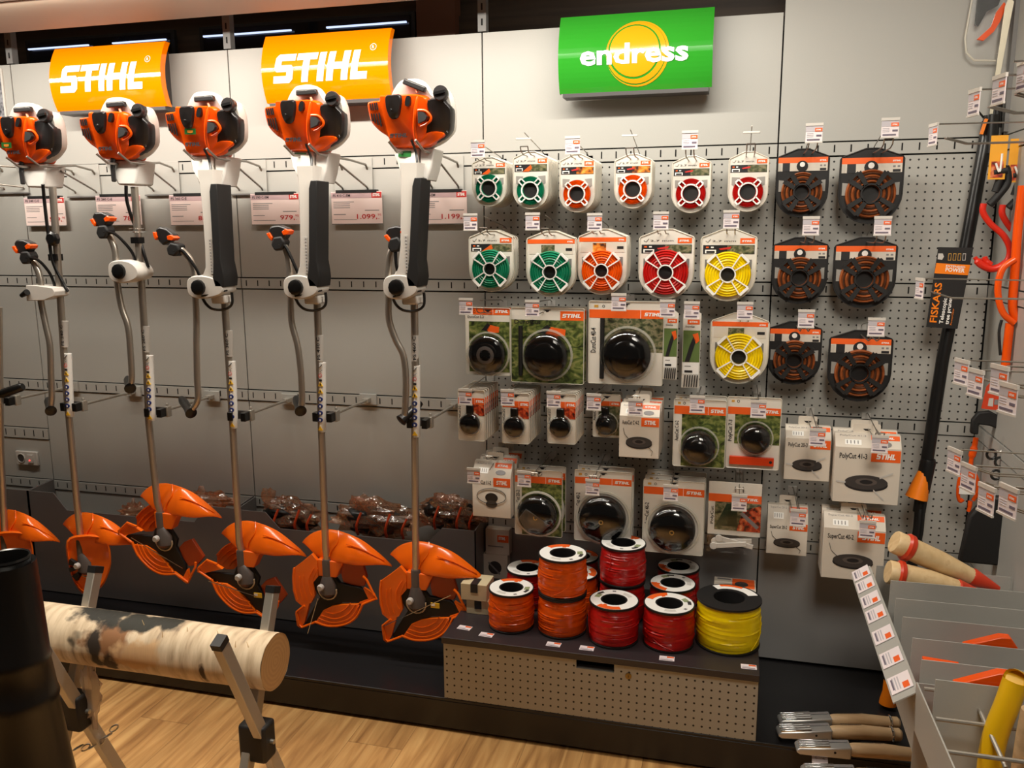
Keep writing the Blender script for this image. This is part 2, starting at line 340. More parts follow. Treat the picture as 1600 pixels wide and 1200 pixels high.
def tag(o, label, cat, group=None):
    o['label'] = label; o['category'] = cat
    if group: o['group'] = group
    return o
def struct(o): o['kind'] = 'structure'; return o
def copy_tree(o, parent=None):
    c = o.copy(); COL.objects.link(c)
    if parent is not None: c.parent = parent
    for ch in list(o.children): copy_tree(ch, c)
    return c
def RX(a): return Matrix.Rotation(a, 4, 'X')
def RY(a): return Matrix.Rotation(a, 4, 'Y')
def RZ(a): return Matrix.Rotation(a, 4, 'Z')
def TR(x, y=None, z=None): return Matrix.Translation(Vector((x, y, z)) if y is not None else Vector(x))
FACE = RX(math.pi/2)          # local XY plane -> world XZ plane facing -Y ; local +Z -> -Y
def smooth_pts(pts, k=6):
    P = [Vector(p) for p in pts]; out = []
    for i in range(len(P)-1):
        a, b, c, d = P[max(i-1, 0)], P[i], P[i+1], P[min(i+2, len(P)-1)]
        for j in range(k):
            t = j/k; out.append(.5*((2*b)+(c-a)*t+(2*a-5*b+4*c-d)*t*t+(3*b-a-3*c+d)*t**3))
    out.append(P[-1]); return out
ORD = ['front', 'second', 'third', 'fourth', 'fifth', 'sixth', 'seventh', 'eighth', 'ninth', 'tenth']
# ---------------------------------------------------------------- room shell
ZT, U0, U1, M0, M1, L0, L1, B0, B1 = 2.328, 1.924, 1.879, 1.475, 1.431, 1.027, .982, .579, .536
XE = 3.654
g = .0025
mb = MB()
def panel(x0, x1, z0, z1, mat): mb.box((x0+g, 0, z0+g), (x1-g, .012, z1-g), mat)
for x0, x1 in ((-1, 0), (0, 1), (1, 2), (2, 3), (3, XE)):
    m = grey if x1 <= 2 else pegm
    panel(x0, x1, U0, ZT if x0 < 2.5 else 2.75, grey)
    if x0 == 2: pass
    panel(x0, x1, M0, U1, m); panel(x0, x1, L0, M1, m)
    if x0 < -.5: panel(x0, x1, .81, L1, grey); panel(x0, x1, B0, .76, grey)
    else: panel(x0, x1, B0, L1, m)
    panel(x0, x1, .125, B1, grey if x0 < 2 else M('lower_panel', (150, 149, 148), .3))
mb.box((-1, .013, 0), (XE+.3, .02, ZT-.01), hole)
struct(mb.build('wall_back'))
n = 0
for z0, z1 in ((U1, U0), (M1, M0), (L1, L0), (B1, B0), (.76, .81)):
    mb = MB(); n += 1
    for x0, x1 in ((-1, 0), (0, 1), (1, 2), (2, 3), (3, XE)):
        if z0 == .76 and x0 > -.5: continue
        mb.box((x0+g, -.004, z0+g), (x1-g, .012, z1-g), grey)
        k = x0+.023
        while k < x1-.01:
            mb.box((k-.0022, -.0045, z0+.012), (k+.0022, 0, z1-.010), hole); k += .05
    struct(mb.build('trim_%d' % n))
mb = MB(); mb.box((-4, -6, -.05), (6, .6, 0), floorm); struct(mb.build('floor'))
mb = MB(); mb.box((-4, -6, 3.4), (6, .6, 3.45), M('ceiling_white', (214, 200, 180), .8)); struct(mb.build('ceiling'))
# upper wall behind the shelving
mb = MB(); mb.box((-4, .42, 0), (6, .5, 3.4), beamm)
for z in (2.36, 2.62): mb.box((-4, .38, z), (6, .42, z+.12), beamm)
struct(mb.build('wall_upper'))
def window(n, xa, xb, ya, yb, yc):
    Y = .36; a = at(xa, ya, Y=Y); b = at(xb, yb, Y=Y)
    t = bpy.data.objects.new('window_%d' % n, None); COL.objects.link(t); t['kind'] = 'structure'
    m = MB(); z0 = 2.30; z1 = max(a.z, b.z)+.035
    m.box((a.x-.02, Y, z0), (b.x+.02, Y+.02, z1), blackm); m.build('window_frame', t)
    m = MB(); m.box((a.x, Y-.004, z0+.01), (b.x, Y, z1-.012), glassd); m.build('window_pane', t)
    m = MB(); L = b.x-a.x; m.box((a.x+.01, Y-.02, z1-.045), (a.x+.45*L, Y-.012, z1-.039), paneglow); m.box((a.x+.62*L, Y-.02, z1-.045), (b.x-.01, Y-.012, z1-.039), paneglow); m.build('light_line', t)  # glowing strips stand in for the bluish reflection on the dark pane
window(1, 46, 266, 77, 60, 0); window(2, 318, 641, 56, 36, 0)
a = at(652, 30, Y=.34); b = at(712, 30, Y=.34)
mb = MB(); mb.box((a.x, .33, 2.1), (b.x, .4, 3.2), beamr); struct(mb.build('beam_post'))
# canopy above the shelving with its uprights
mb = MB(); mb.box((-1, -.60, 2.378), (2.35, -.262, 2.398), canopym); struct(mb.build('ceiling_canopy'))
mb = MB(); mb.box((-1, -.68, 2.38), (2.9, -.601, 2.43), white); struct(mb.build('trim_30'))
for i, x in enumerate((0., 1., 2.)):
    mb = MB(); mb.box((x-.015, .0, 2.33), (x+.015, .03, 2.72), greyd)
    for k in range(7): mb.box((x-.003, -.0006, 2.35+k*.05), (x+.003, .001, 2.372+k*.05), hole)
    struct(mb.build('trim_%d' % (10+i)))
# right wall
mb = MB()
for z0, z1 in ((U0, 2.75), (M0, U1), (L0, M1), (B0, L1), (.02, B1)): mb.box((XE+.002, -1.6, z0+g), (XE+.014, -.004, z1-g), grey)
for z0, z1 in ((U1, U0), (M1, M0), (L1, L0), (B1, B0)): mb.box((XE, -1.6, z0+g), (XE+.012, -.004, z1-g), grey)
mb.box((XE+.014, -1.6, 0), (XE+.03, .3, 3.4), greyd); struct(mb.build('wall_right'))
mb = MB(); a = at(1572, 60, Y=-.02); mb.box((XE-.01, -.05, U0+.01), (XE+.004, -.02, 2.75), greyd); struct(mb.build('trim_20'))
# base plinth
mb = MB(); mb.box((-1, -.53, .11), (XE, -.0, .12), basem); mb.box((-1, -.53, .012), (XE, -.50, .11), basem); mb.box((-1, -.50, 0), (XE, -.05, .012), blackm)
tag(mb.build('base_plinth', bev=.002), 'long black plinth board running under the whole tool wall', 'plinth')
# ---------------------------------------------------------------- signs
def arc_sign(x0, x1, z0, z1, ytop, ybot, sag, mat, name, label, fill):
    root = thing(name, label, 'sign', ((x0+x1)/2, -.02, z0))
    def yy(z):
        t = (z-z0)/(z1-z0); return ybot+(ytop-ybot)*t-sag*4*t*(1-t)
    N = 16; mb = MB()
    for i in range(N):
        za = z0+(z1-z0)*i/N; zb = z0+(z1-z0)*(i+1)/N
        mb.add([(x0, yy(za), za), (x1, yy(za), za), (x1, yy(zb), zb), (x0, yy(zb), zb)], [(0, 1, 2, 3)], mat)
        for x in (x0, x1): mb.add([(x, yy(za), za), (x, yy(za)+.028, za), (x, yy(zb)+.028, zb), (x, yy(zb), zb)], [(0, 1, 2, 3)], mat)
    mb.build('panel', root, ang=60, recalc=True)
    mb = MB(); mb.box((x0+.01, -.03, z0-.012), (x1-.01, ybot+.0, z0+.004), dgrey); mb.box((x0+.05, -.04, z0+.02), (x0+.09, 0, z1-.02), dgrey); mb.box((x1-.09, -.04, z0+.02), (x1-.05, 0, z1-.02), dgrey); mb.build('bracket', root)
    sl = [z0+(z1-z0)*i/24 for i in range(1, 24)]
    fill(root, yy, sl)
def stihl(x0, x1):
    def f(root, yy, sl):
        z0, z1 = f.z
        mb = MB(); W = x1-x0; H = z1-z0
        mb.logo(H*.42, W*.78, signw, TR(x0+W*.09, 0, z0+H*.27) @ FACE)
        T = TR(x0+W*.885, 0, z0+H*.72) @ FACE
        mb.ring([(.012, 0), (.0105, 0), (.0105, .0005), (.012, .0005)], signw, T, 20); mb.text('R', .011, signw, TR(x0+W*.885-.004, 0, z0+H*.72-.0055) @ FACE)
        mb.build('logo', root, slices=sl, deform=lambda c: Vector((c.x, yy(c.z)-.0018, c.z)), recalc=False)
    f.z = (2.118, 2.352); return f
f1 = stihl(.300, .795); arc_sign(.300, .795, 2.118, 2.352, -.085, -.10, .035, signo, 'curved_sign', 'left of the two curved orange signs with slanted white lettering', f1)
f2 = stihl(1.213, 1.70); f2.z = (2.110, 2.342); arc_sign(1.213, 1.70, 2.110, 2.342, -.085, -.10, .035, signo, 'curved_sign', 'right of the two curved orange signs, nearer the green sign', f2)
def fend(root, yy, sl):
    cx, cz = 2.545, 2.208
    mb = MB()
    def disc(cx, cz, r, mat, dx=0, dz=0, r2=None):
        n = 40; P = [(cx+r*math.cos(2*math.pi*i/n), 0, cz+r*math.sin(2*math.pi*i/n)) for i in range(n)]
        if r2 is None: mb.add([(cx, 0, cz)]+P, [(0, 1+i, 1+(i+1) % n) for i in range(n)], mat)
        else:
            Q = [(cx+dx+r2*math.cos(2*math.pi*i/n), 0, cz+dz+r2*math.sin(2*math.pi*i/n)) for i in range(n)]
            mb.add(P+Q, [(i, (i+1) % n, n+(i+1) % n, n+i) for i in range(n)], mat)
    disc(cx-.002, cz+.004, .078, signy); disc(cx+.004, cz, .094, signy, -.006, .003, .084); disc(cx+.008, cz-.003, .1, signy, -.004, .001, .0965)
    mb.build('emblem', root, slices=sl, deform=lambda c: Vector((c.x, yy(c.z)-.0015, c.z)), recalc=False)
    mb = MB(); mb.text('endress', .062, signw, TR(2.368, 0, 2.176) @ FACE, bold=.028, fit=.345)
    mb.build('lettering', root, slices=sl, deform=lambda c: Vector((c.x, yy(c.z)-.003, c.z)), recalc=False)
arc_sign(2.296, 2.787, 2.094, 2.336, -.085, -.10, .035, signg, 'curved_sign', 'curved green sign with white lettering over an orange disc', fend)
# ---------------------------------------------------------------- price placards on the back wall
hdr = M('placard_header', (200, 170, 172), .5); plc = M('placard', (248, 226, 220), .45)
PL = [((37, 309, 104, 352), 'FS 240 C-E', '599,', 'leftmost price placard, half behind a trimmer shaft'), ((149, 306, 222, 351), 'FS 260 C-E', '789,', 'price placard behind the second grip from the left'),
      ((264, 305, 340, 351), 'FS 360 C-E', '889,', 'price placard reading 889, its right half covered by a white casing'), ((391, 303, 469, 350), 'FS 390 C-EM', '979,', 'price placard reading 979'),
      ((517, 300, 598, 349), 'FS 410 C-EM', '1.099,', 'price placard reading 1.099, wholly in view'), ((650, 299, 730, 349), 'FS 460 C-EM', '1.199,', 'rightmost price placard, reading 1.199')]
for (xa, ya, xb, yb), h1, pr, lab in PL:
    Y = -.018; a = at(xa, ya, Y=Y); b = at(xb, yb, Y=Y); z1 = a.z; z0 = b.z; W = b.x-a.x; H = z1-z0
    mb = MB(); mb.box((a.x, Y, z0), (b.x, Y+.003, z1), plc)
    y = Y-.0006
    mb.box((a.x, y, z1-.2*H), (b.x, Y, z1-.02*H), hdr); mb.box((b.x-.2*W, y-.0004, z1-.2*H), (b.x-.01*W, Y, z1-.02*H), redtxt)
    mb.text(h1, .085*H, blk, TR(a.x+.04*W, y-.0008, z1-.16*H) @ FACE, bold=.01, fit=.34*W); mb.logo(.09*H, .15*W, whitep, TR(b.x-.18*W, y-.001, z1-.155*H) @ FACE)
    for i in range(4): mb.box((a.x+.04*W, y, z1-(.31+.06*i)*H), (a.x+(.45-.08*(i > 0))*W, Y, z1-(.33+.06*i)*H), greyp)
    mb.box((a.x+.04*W, y, z0+.28*H), (a.x+.28*W, Y, z0+.30*H), greyp); mb.box((a.x+.04*W, y, z0+.12*H), (a.x+.5*W, Y, z0+.135*H), greyp); mb.box((b.x-.34*W, y, z0+.4*H), (b.x-.06*W, Y, z0+.425*H), greyp)
    tw = (.3 if len(pr) < 5 else .4)*W
    mb.text(pr, .15*H, redtxt, TR(b.x-.1*W-tw, y-.0004, z0+.15*H) @ FACE, bold=.012, fit=tw); mb.text('95', .07*H, redtxt, TR(b.x-.09*W, y-.0004, z0+.24*H) @ FACE, fit=.07*W)
    mb.text('-', .1*H, redtxt, TR(b.x-.08*W, y-.0004, z0+.12*H) @ FACE)
    mb.box((a.x+.1*W, Y-.002, z1-.005), (b.x-.1*W, 0, z1+.006), blackm); mb.box((a.x, Y-.001, z0-.003), (b.x, Y+.004, z0), greyd); mb.box((a.x+.3*W, Y+.002, z0+.3*H), (b.x-.3*W, 0, z0+.6*H), greyd)
    tag(mb.build('price_placard', loc=(a.x, Y, z0)), lab, 'price sign')
a = at(0, 111, Y=-.003); b = at(9, 186, Y=-.003)
mb = MB(); mb.box((a.x-.2, -.004, b.z), (b.x, 0, a.z), noise_ramp('poster_print', [(.3, (40, 40, 45)), (.6, (150, 150, 155))], (9, 9, 9), 8, rough=.4)); mb.box((b.x-.001, -.006, b.z-.01), (b.x+.008, 0, a.z+.01), white)
tag(mb.build('poster'), 'grey photo poster cut off by the left edge of the picture', 'poster')
# socket
a = at(24, 704, Y=-.01); b = at(60, 728, Y=-.01)
t = thing('wall_socket', 'double wall socket low on the grey wall with a small red light', 'socket', (a.x, 0, b.z))
mb = MB(); mb.box((a.x, -.012, b.z), (b.x, -.0, a.z), lgrey); mb.build('plate', t, bev=.003)
cz = (a.z+b.z)/2; cx = a.x+.03
mb = MB(); mb.ring([(.021, 0), (.018, 0), (.018, .004), (.021, .004)], lgrey, TR(cx, -.011, cz) @ FACE); mb.lathe([(.018, 0), (.018, .001)], dgrey, TR(cx, -.0115, cz) @ FACE); mb.build('outlet', t)
mb = MB(); mb.box((a.x+.065, -.018, b.z+.014), (a.x+.095, -.01, a.z-.014), lgrey); mb.lathe([(.003, 0), (.003, .002)], redled, TR(a.x+.08, -.018, b.z+.025) @ FACE); mb.build('switch', t)
# ---------------------------------------------------------------- wall arms and clamps for the trimmers
TXs = []   # x of the six trimmers at their clamps
CL = [(10, 628), (114, 637), (245, 646), (375, 652), (508, 653), (655, 663)]
SHB = [(7.5, 835), (126, 842), (251, 801), (377, 860), (511, 875), (650, 891)]
YS = -.33
WHO = ['the trimmer cut off at the left edge', 'the leftmost complete trimmer', 'the second complete trimmer', 'the middle trimmer with a white casing', 'the trimmer second from the right', 'the rightmost trimmer']
for i, (px, py) in enumerate(CL):
    c = at(px, py, Y=YS+.005); hx = c.x+.022; z = c.z+.006
    t = thing('clamp_arm', 'wall arm with black clamp gripping '+WHO[i], 'wall arm', (hx, 0, z), 'straight arms with black clamps')
    mb = MB(); mb.box((hx-.035, -.012, z-.02), (hx+.035, -.004, z+.022), grey); mb.box((hx-.013, -.04, z-.008), (hx+.013, -.012, z+.008), aluw); mb.build('mount_plate', t, bev=.001)
    mb = MB(); mb.tube([(hx, -.03, z), (hx, YS+.04, z+.002)], .0055, aluw); mb.build('rod', t)
    mb = MB()
    for s in (-1, 1): mb.box((c.x+s*.027-.010, YS-.02, z-.016), (c.x+s*.027+.010, YS+.02, z+.016), black)
    mb.box((c.x-.03, YS+.017, z-.016), (c.x+.03, YS+.024, z+.016), dgrey); mb.box((c.x+.03, YS+.01, z-.02), (c.x+.043, YS+.035, z+.02), aluw); mb.tube([(c.x+.036, YS+.02, z), (c.x+.036, YS+.02, z+.032)], .005, aluw); mb.build('clamp', t, bev=.002)
# ---------------------------------------------------------------- trimmers
EREF = (649, 235)
EANC = [None, (56, 258), (196, 253), (331, 247), (487, 240.5), (649, 235)]
def rs(poly, k=4): # smooth closed outline
    n = len(poly); out = []
    for i in range(n):
        a, b, c, d = [Vector(poly[(i+j-1) % n]) for j in range(4)]
        for j in range(k):
            t = j/k; out.append(tuple(.5*((2*b)+(c-a)*t+(2*a-5*b+4*c-d)*t*t+(3*b-a-3*c+d)*t**3)))
    return out
decal = M('green_sticker', (40, 110, 50), .4); gold = M('sticker_orange', (225, 140, 50), .4)
def engine(t, k):
    dl = at(*EANC[k], Y=-.36)-at(*EREF, Y=-.36); F = -.40
    if k == 1: dl = at(54, 258, Y=-.36)-at(*EREF, Y=-.36)
    ZTOP = (at(649, 150, Y=F)+dl).z
    def P(px, py, Y=F):
        q = at(px, py, Y=F)+dl; v = Vector((q.x, Y, q.z)); tt = ZTOP-q.z; dY = .34*(max(-.01, tt) if tt < .17 else max(0, .34-tt)); return CAM+(v-CAM)*((Y+dY-CAM.y)/(Y-CAM.y))
    def body(poly, secs, mat, name, smooth=True, tt=None):
        pl = rs(poly, 3) if smooth else poly
        cx = sum(p[0] for p in pl)/len(pl); cy = sum(p[1] for p in pl)/len(pl)
        m = MB(); m.loft([[P(cx+(x-cx)*s, cy+(y-cy)*s, Y) for x, y in pl] for Y, s in secs], mat); return m.build(name, tt or t, ang=50)
    # white starter and fan housing behind the orange shroud
    body([(606, 152), (611, 140), (618, 129), (626, 123), (645, 121), (656, 124), (664, 134), (671, 146), (678, 150), (684, 142), (693, 137), (700, 146), (705, 165), (705, 198), (697, 212), (684, 223), (664, 231), (640, 230), (612, 220), (600, 190), (600, 165)],
         [(-.335, .93), (-.343, .98), (-.36, 1.0), (-.382, .99), (-.388, .95)], white, 'rear_housing')
    body([(573, 161), (580, 158), (592, 156), (593, 148), (606, 148), (640, 146), (660, 147), (671, 154), (672, 175), (672, 205), (668, 217), (664, 230), (645, 231), (614, 230), (606, 215), (592, 205), (580, 192), (575, 178)],
         [(-.30, .9), (-.315, .985), (-.375, 1.0), (-.398, .975), (-.408, .90)], orange, 'engine_shroud')
    body([(668, 155), (690, 153), (698, 160), (706, 170), (706, 192), (702, 207), (684, 222), (668, 224), (663, 208), (668, 195), (670, 175)],
         [(-.37, .99), (-.375, 1.0), (-.388, 1.0), (-.402, .96), (-.406, .9)], dgrey2, 'filter_cover')
    body([(667, 208), (690, 206), (697, 211), (684, 221), (670, 229), (655, 229)], [(-.36, 1.), (-.404, .98), (-.411, .9)], orange, 'lower_shroud')
    m = MB(); m.tube(smooth_pts([P(654, 150, -.402), P(651, 175, -.413), P(650, 205, -.412), P(652, 226, -.40)]), .006, orange, 8); m.build('shroud_rib', t)
    body([(605, 151), (615, 149), (629, 150), (628, 172), (624, 184), (615, 187), (609, 180), (605, 166)], [(-.39, 1.), (-.412, 1.), (-.418, .88)], dgrey2, 'badge_cap')
    m = MB(); m.lathe([(.003, 0), (.003, .002)], chrome, TR(P(614, 173, -.418)) @ FACE, 10); m.build('screw', t); m = MB(); m.lathe([(.0022, 0), (.0022, .003)], chrome, TR(P(700, 207, -.406)) @ FACE, 8); m.build('screw', t)
    m = MB(); m.prism([(P(x, y).x, P(x, y).z) for x, y in rs([(637, 152), (643.5, 152), (643.5, 166), (637, 166)], 3)], -.413, -.40, black); m.lathe([(.0035, 0), (.0035, .003)], chrome, TR(P(640, 158, -.413)) @ FACE, 10); m.build('stop_switch', t)
    m = MB(); q = [P(x, y, -.412) for x, y in [(655, 173), (667, 174), (675, 183), (673, 191), (659, 198), (656, 185), (655, 173)]]; m.tube(smooth_pts(q, 4), .0042, orange, 8)
    m.prism([(P(x, y).x, P(x, y).z) for x, y in [(657, 176), (666, 177), (672, 184), (670, 190), (660, 195)]], -.409, -.395, blackm); m.build('choke_lever', t)
    m = MB()
    for x, y, L in [(580, 162, 11), (583.5, 162, 11), (587, 161.5, 11), (590, 161, 11), (582, 178, 12), (586, 178, 15), (590, 178, 18), (594, 177, 21)]:
        m.bar(P(x, y, -.409), P(x+L*.18, y+L, -.410), .0036, .003, hole, up=(0, -1, 0))
    m.build('cooling_slots', t)
    a = P(611, 216, -.4125); b = P(640, 216, -.4125)
    m = MB(); m.logo(.0125, b.x-a.x, blk, TR(a) @ FACE); m.build('logo', t, recalc=False)
    m = MB(); c = P(689, 146, -.40); m.lathe([(.018, -.03), (.021, -.012), (.0235, 0), (.0235, .008), (.0205, .014)], dgrey2, TR(c) @ FACE, 20); m.bar(c+Vector((-.018, -.016, -.002)), c+Vector((.018, -.016, .004)), .007, .008, black, up=(0, 0, 1)); m.build('fuel_cap', t)
    # starter grip
    if k == 5: q = [(631, 127), (644, 131), (665, 141)]
    else: q = [(629, 137), (646, 136), (663, 134.5)]
    m = MB(); a, b = P(q[0][0], q[0][1], -.40), P(q[2][0], q[2][1], -.40); m.bar(a, b, .019, .018, dgrey2); m.build('starter_grip', t, bev=.004)
    m = MB(); c = P(q[1][0]+6, q[1][1]+6, -.40); m.tube([c, c+Vector((.004, 0, -.014))], .004, M('starter_rope', (235, 140, 110), .5)); m.build('starter_rope', t)
    # clutch housing / casing
    if k <= 2:
        m = MB(); pl = [(607, 231), (676, 231), (668, 274), (634, 274), (626, 258)]
        m.loft([[P(x, y, Y) for x, y in pl] for Y in (-.29, -.385)], lgrey); m.build('clutch_housing', t, bev=.006)
        m = MB()
        for j in range(5): m.bar(P(646+j*5, 243, -.386), P(648+j*4.2, 256, -.386), .0028, .002, hole, up=(0, -1, 0))
        m.build('vent_slots', t)
        m = MB(); m.tube(smooth_pts([P(634, 229, -.40), P(632, 245, -.40), P(631, 268, -.395)]), .008, black); m.build('cable_sleeve', t)
    else:
        m = MB(); pl = [(610, 230), (651, 230), (652, 250), (650, 282), (628, 282), (620, 256)]
        m.loft([[P(x, y, Y) for x, y in pl] for Y in (-.29, -.395)], white); m.build('clutch_housing', t, bev=.008)
        m = MB(); pl = [(652, 231), (676, 231), (670, 262), (664, 282), (653, 276)]
        m.loft([[P(x, y, Y) for x, y in pl] for Y in (-.29, -.38)], lgrey); m.build('side_housing', t, bev=.005)
        m = MB(); m.tube(smooth_pts([P(645, 220, -.412), P(651, 240, -.404), P(652, 262, -.402), P(652, 282, -.398)]), .004, black, 6); m.build('cable', t)
    if k != 2:
        gx, gy = {1: (612, 200), 3: (622, 191), 4: (632, 238), 5: (632, 240)}[k]
        yy_ = -.4135 if k < 4 else -.3985
        m = MB(); m.add([P(gx+i_, gy+j_, yy_) for i_, j_ in ((-10, 5), (10, 5), (10, -5), (-10, -5))], [(0, 1, 2, 3)], decal); m.add([P(gx+i_, gy+j_, yy_-.0006) for i_, j_ in ((-5, 2), (0, 3), (5, 2), (5, -2), (-5, -2))], [(0, 1, 2, 3, 4)], gold); m.build('sticker', t)
    return P
def wld(pts, Y=YS): return [at(x, y, Y=Y+(d[0] if d else 0)) for x, y, *d in pts]
# guard template in px about the gear centre of the rightmost trimmer
GC = (649, 942)
def guard(t, k, ctr, rot, tilt=0.):
    c = at(*ctr, Y=YS-.02)
    sc = 1/((at(GC[0]+100, GC[1], Y=YS)-at(GC[0], GC[1], Y=YS)).length/100)
    def G(x, y, dy=0., r=0.):
        dx, dz = (x-GC[0])/sc, -(y-GC[1])/sc*1.08
        cr, sr = math.cos(r), math.sin(r); w_ = Vector((c.x+dx*cr-dz*sr, YS, c.z+dx*sr+dz*cr))
        return CAM+(w_-CAM)*((YS+dy-CAM.y)/(YS-CAM.y))
    # hood
    top = [(606, 880), (613, 871), (627, 861), (641, 857), (656, 854.5), (670, 856), (685, 859), (699, 863), (712, 868), (730, 880), (744, 890), (756, 901)]
    bot = [(611, 881), (620, 888), (628, 898), (640, 903), (652, 904), (664, 904.5), (676, 905), (690, 906), (703, 906), (722, 903), (740, 900), (755, 902)]
    N = 7; rows = []
    for j in range(N):
        s = j/(N-1); row = []
        for i, ((xa, ya), (xb, yb)) in enumerate(zip(top, bot)):
            u = i/(len(top)-1); bulge = math.sin(math.pi*min(1, max(0, u)))**.6
            row.append(G(xa+(xb-xa)*s, ya+(yb-ya)*s, (.075-.055*math.sin(math.pi*(.12+.5*s))*bulge-.02*s+(-.035 if u > .5 else -.07*max(0, u-.25))*bulge), tilt))
        rows.append(row)
    m = MB(); n = len(top); vs = [p for r in rows for p in r]
    m.add(vs, [(j*n+i, j*n+i+1, (j+1)*n+i+1, (j+1)*n+i) for j in range(N-1) for i in range(n-1)], orange2)
    o = m.build('deflector', t, ang=60); so = o.modifiers.new('solid', 'SOLIDIFY'); so.thickness = .004; su = o.modifiers.new('sub', 'SUBSURF'); su.levels = su.render_levels = 1
    m = MB(); m.tube(smooth_pts([rows[0][5]+Vector((0, -.003, 0)), rows[2][5]+Vector((0, -.004, 0)), rows[4][4]+Vector((.006, -.004, 0)), rows[5][4]+Vector((0, -.004, 0))], 4), .0025, orange2, 6)
    m.tube(smooth_pts([rows[2][i]+Vector((0, -.004, 0)) for i in range(6, 11)], 3), .0022, orange2, 6); m.build('deflector_seam', t)
    # bracket plate joining hood to gear
    m = MB(); m.prism([(G(x, y, 0, tilt).x, G(x, y, 0, tilt).z) for x, y in [(634, 900), (676, 902), (664, 925), (634, 925)]], YS-.01, YS+.03, orange2); m.build('bracket', t, bev=.003)
    if k in (0, 1):  # smooth round guard with slots
        m = MB(); pl = rs([(612, 905), (640, 893), (690, 893), (697, 925), (690, 950), (672, 975), (640, 990), (620, 975), (610, 940)], 3)
        c0 = (650, 935)
        def sec(s, dy): return [G(c0[0]+(x-c0[0])*s, c0[1]+(y-c0[1])*s, dy) for x, y in pl]
        m.loft([sec(1, .03), sec(1, -.015), sec(.93, -.025), sec(.88, -.018), sec(.45, -.012)], orange2, cap=(True, True)); m.build('blade_cover', t)
        m = MB()
        for a0, a1 in ((150, 172), (185, 200), (215, 240), (300, 320)):
            q = []
            for rr, aa in ((.036, a0), (.036, a1), (.066, a1), (.066, a0)):
                A = math.radians(aa); cc = G(*GC); q.append((cc.x+rr*math.cos(A), cc.z+rr*math.sin(A)))
            m = MB(); m.prism(q, YS-.028, YS-.012, blackm); m.build('guard_slot', t)
    else:
        def PL(p, dy0, dy1, mat, name, tt, extra=None, bev=.002):
            m = MB(); q = [G(x, y, dy0 if dy0 > .05 else 0, rot) for x, y in p]; m.prism([(v.x, v.z) for v in q], YS+dy0, YS+dy1, mat)
            if extra: extra(m)
            return m.build(name, tt, bev=bev)
        # dark star in the middle and its orange rim
        PL([(632, 925), (660, 925), (668, 934), (700, 937), (716, 948), (716, 953), (700, 959), (672, 962), (655, 972), (640, 985), (612, 1003), (608, 998), (622, 975), (634, 958), (626, 948), (624, 935)], -.004, .012, blackm, 'blade_holder', t)
        B1_ = .092 if rot else 0.
        def ribs(arcs, mat=orange2, d=0.):
            def f(m):
                for pts, r in arcs: m.tube(smooth_pts([G(x, y, -.013+d, rot) for x, y in pts], 4), r, mat, 6)
            return f
        PL([(610, 905), (625, 893), (634, 902), (634, 926), (625, 936), (627, 955), (621, 966), (606, 974), (594, 966), (590, 950), (590, 930), (592, 918)], -.012+B1_, .004+B1_, orange2, 'guard_panel', t,
           ribs(d=B1_, arcs=[([(600, 930), (599, 948), (604, 968)], .0022), ([(607, 928), (606, 946), (611, 966)], .0022), ([(626, 915), (616, 932), (616, 950), (620, 958)], .0026), ([(632, 915), (624, 930), (621, 944)], .002), ([(592, 918), (590, 945), (594, 966)], .004)]))
        PL([(630, 990), (640, 976), (655, 968), (672, 964), (700, 960), (698, 972), (690, 983), (670, 995), (645, 1000), (625, 997)], -.012, .004, orange2, 'guard_panel', t,
           ribs([([(641, 980), (655, 981), (672, 974), (684, 962)], .0022), ([(634, 986), (656, 989), (678, 980), (692, 963)], .0026), ([(629, 991), (654, 995), (682, 985), (698, 964)], .0026), ([(622, 997), (645, 1001), (672, 996), (692, 983), (704, 962)], .005)]))
        m = MB()
        m.tube([G(x, y, -.014, rot) for x, y in [(704, 962), (727, 951), (722, 944), (712, 925), (706, 920)]], .0045, orange2, 8)
        MG = MB(); MG.tube([G(x, y, -.014, rot) for x, y in [(622, 998), (600, 1008), (595, 1005), (592, 985), (606, 974)]], .0045, orange2, 8)
        m.prism([(G(x, y, 0, rot).x, G(x, y, 0, rot).z) for x, y in [(724, 944), (727, 951), (704, 960), (700, 958), (716, 951), (708, 936)]], YS-.012, YS+.004, orange2)
        MG.prism([(G(x, y, 0, rot).x, G(x, y, 0, rot).z) for x, y in [(600, 1008), (594, 1004), (592, 985), (606, 974), (617, 968), (607, 998)]], YS-.012, YS+.004, orange2)
        m.build('guard_rim', t)
        MG.build('guard_rim', t)
        PL([(672, 905), (706, 905), (711, 922), (706, 936), (690, 937), (672, 933), (669, 920)], .005, .02, M('guard_inside', (170, 62, 18), .4), 'inner_cover', t)
    # gear head
    sb = at(*SHB[k], Y=YS)
    m = MB(); m.tube([sb+Vector((0, 0, .004)), sb+Vector((0, 0, -.002)), sb+Vector((0, 0, -.08))], [.0165, .0185, .0185], mgrey, 16); m.build('gear_collar', t)
    gc = Vector((c.x, YS, c.z)); m = MB()
    m.tube([sb+Vector((0, 0, -.06)), gc+Vector((0, 0, .012)), gc+Vector((0, -.004, -.018)), gc+Vector((0, -.004, -.032))], [.02, .033, .033, .015], mgrey, 18); m.build('gear_head', t)
    m = MB(); m.lathe([(.012, 0), (.0125, .01), (.009, .016)], lgrey, TR(gc+Vector((-.012, -.034, .014))) @ FACE, 14); m.build('gear_bolt', t)
    m = MB(); m.tube([gc+Vector((.036*math.cos(a), -.012, -.006+.036*math.sin(a))) for a in [math.radians(d) for d in range(170, 371, 20)]], .003, M('pale_ring', (200, 180, 150), .35), 6); m.build('washer', t)
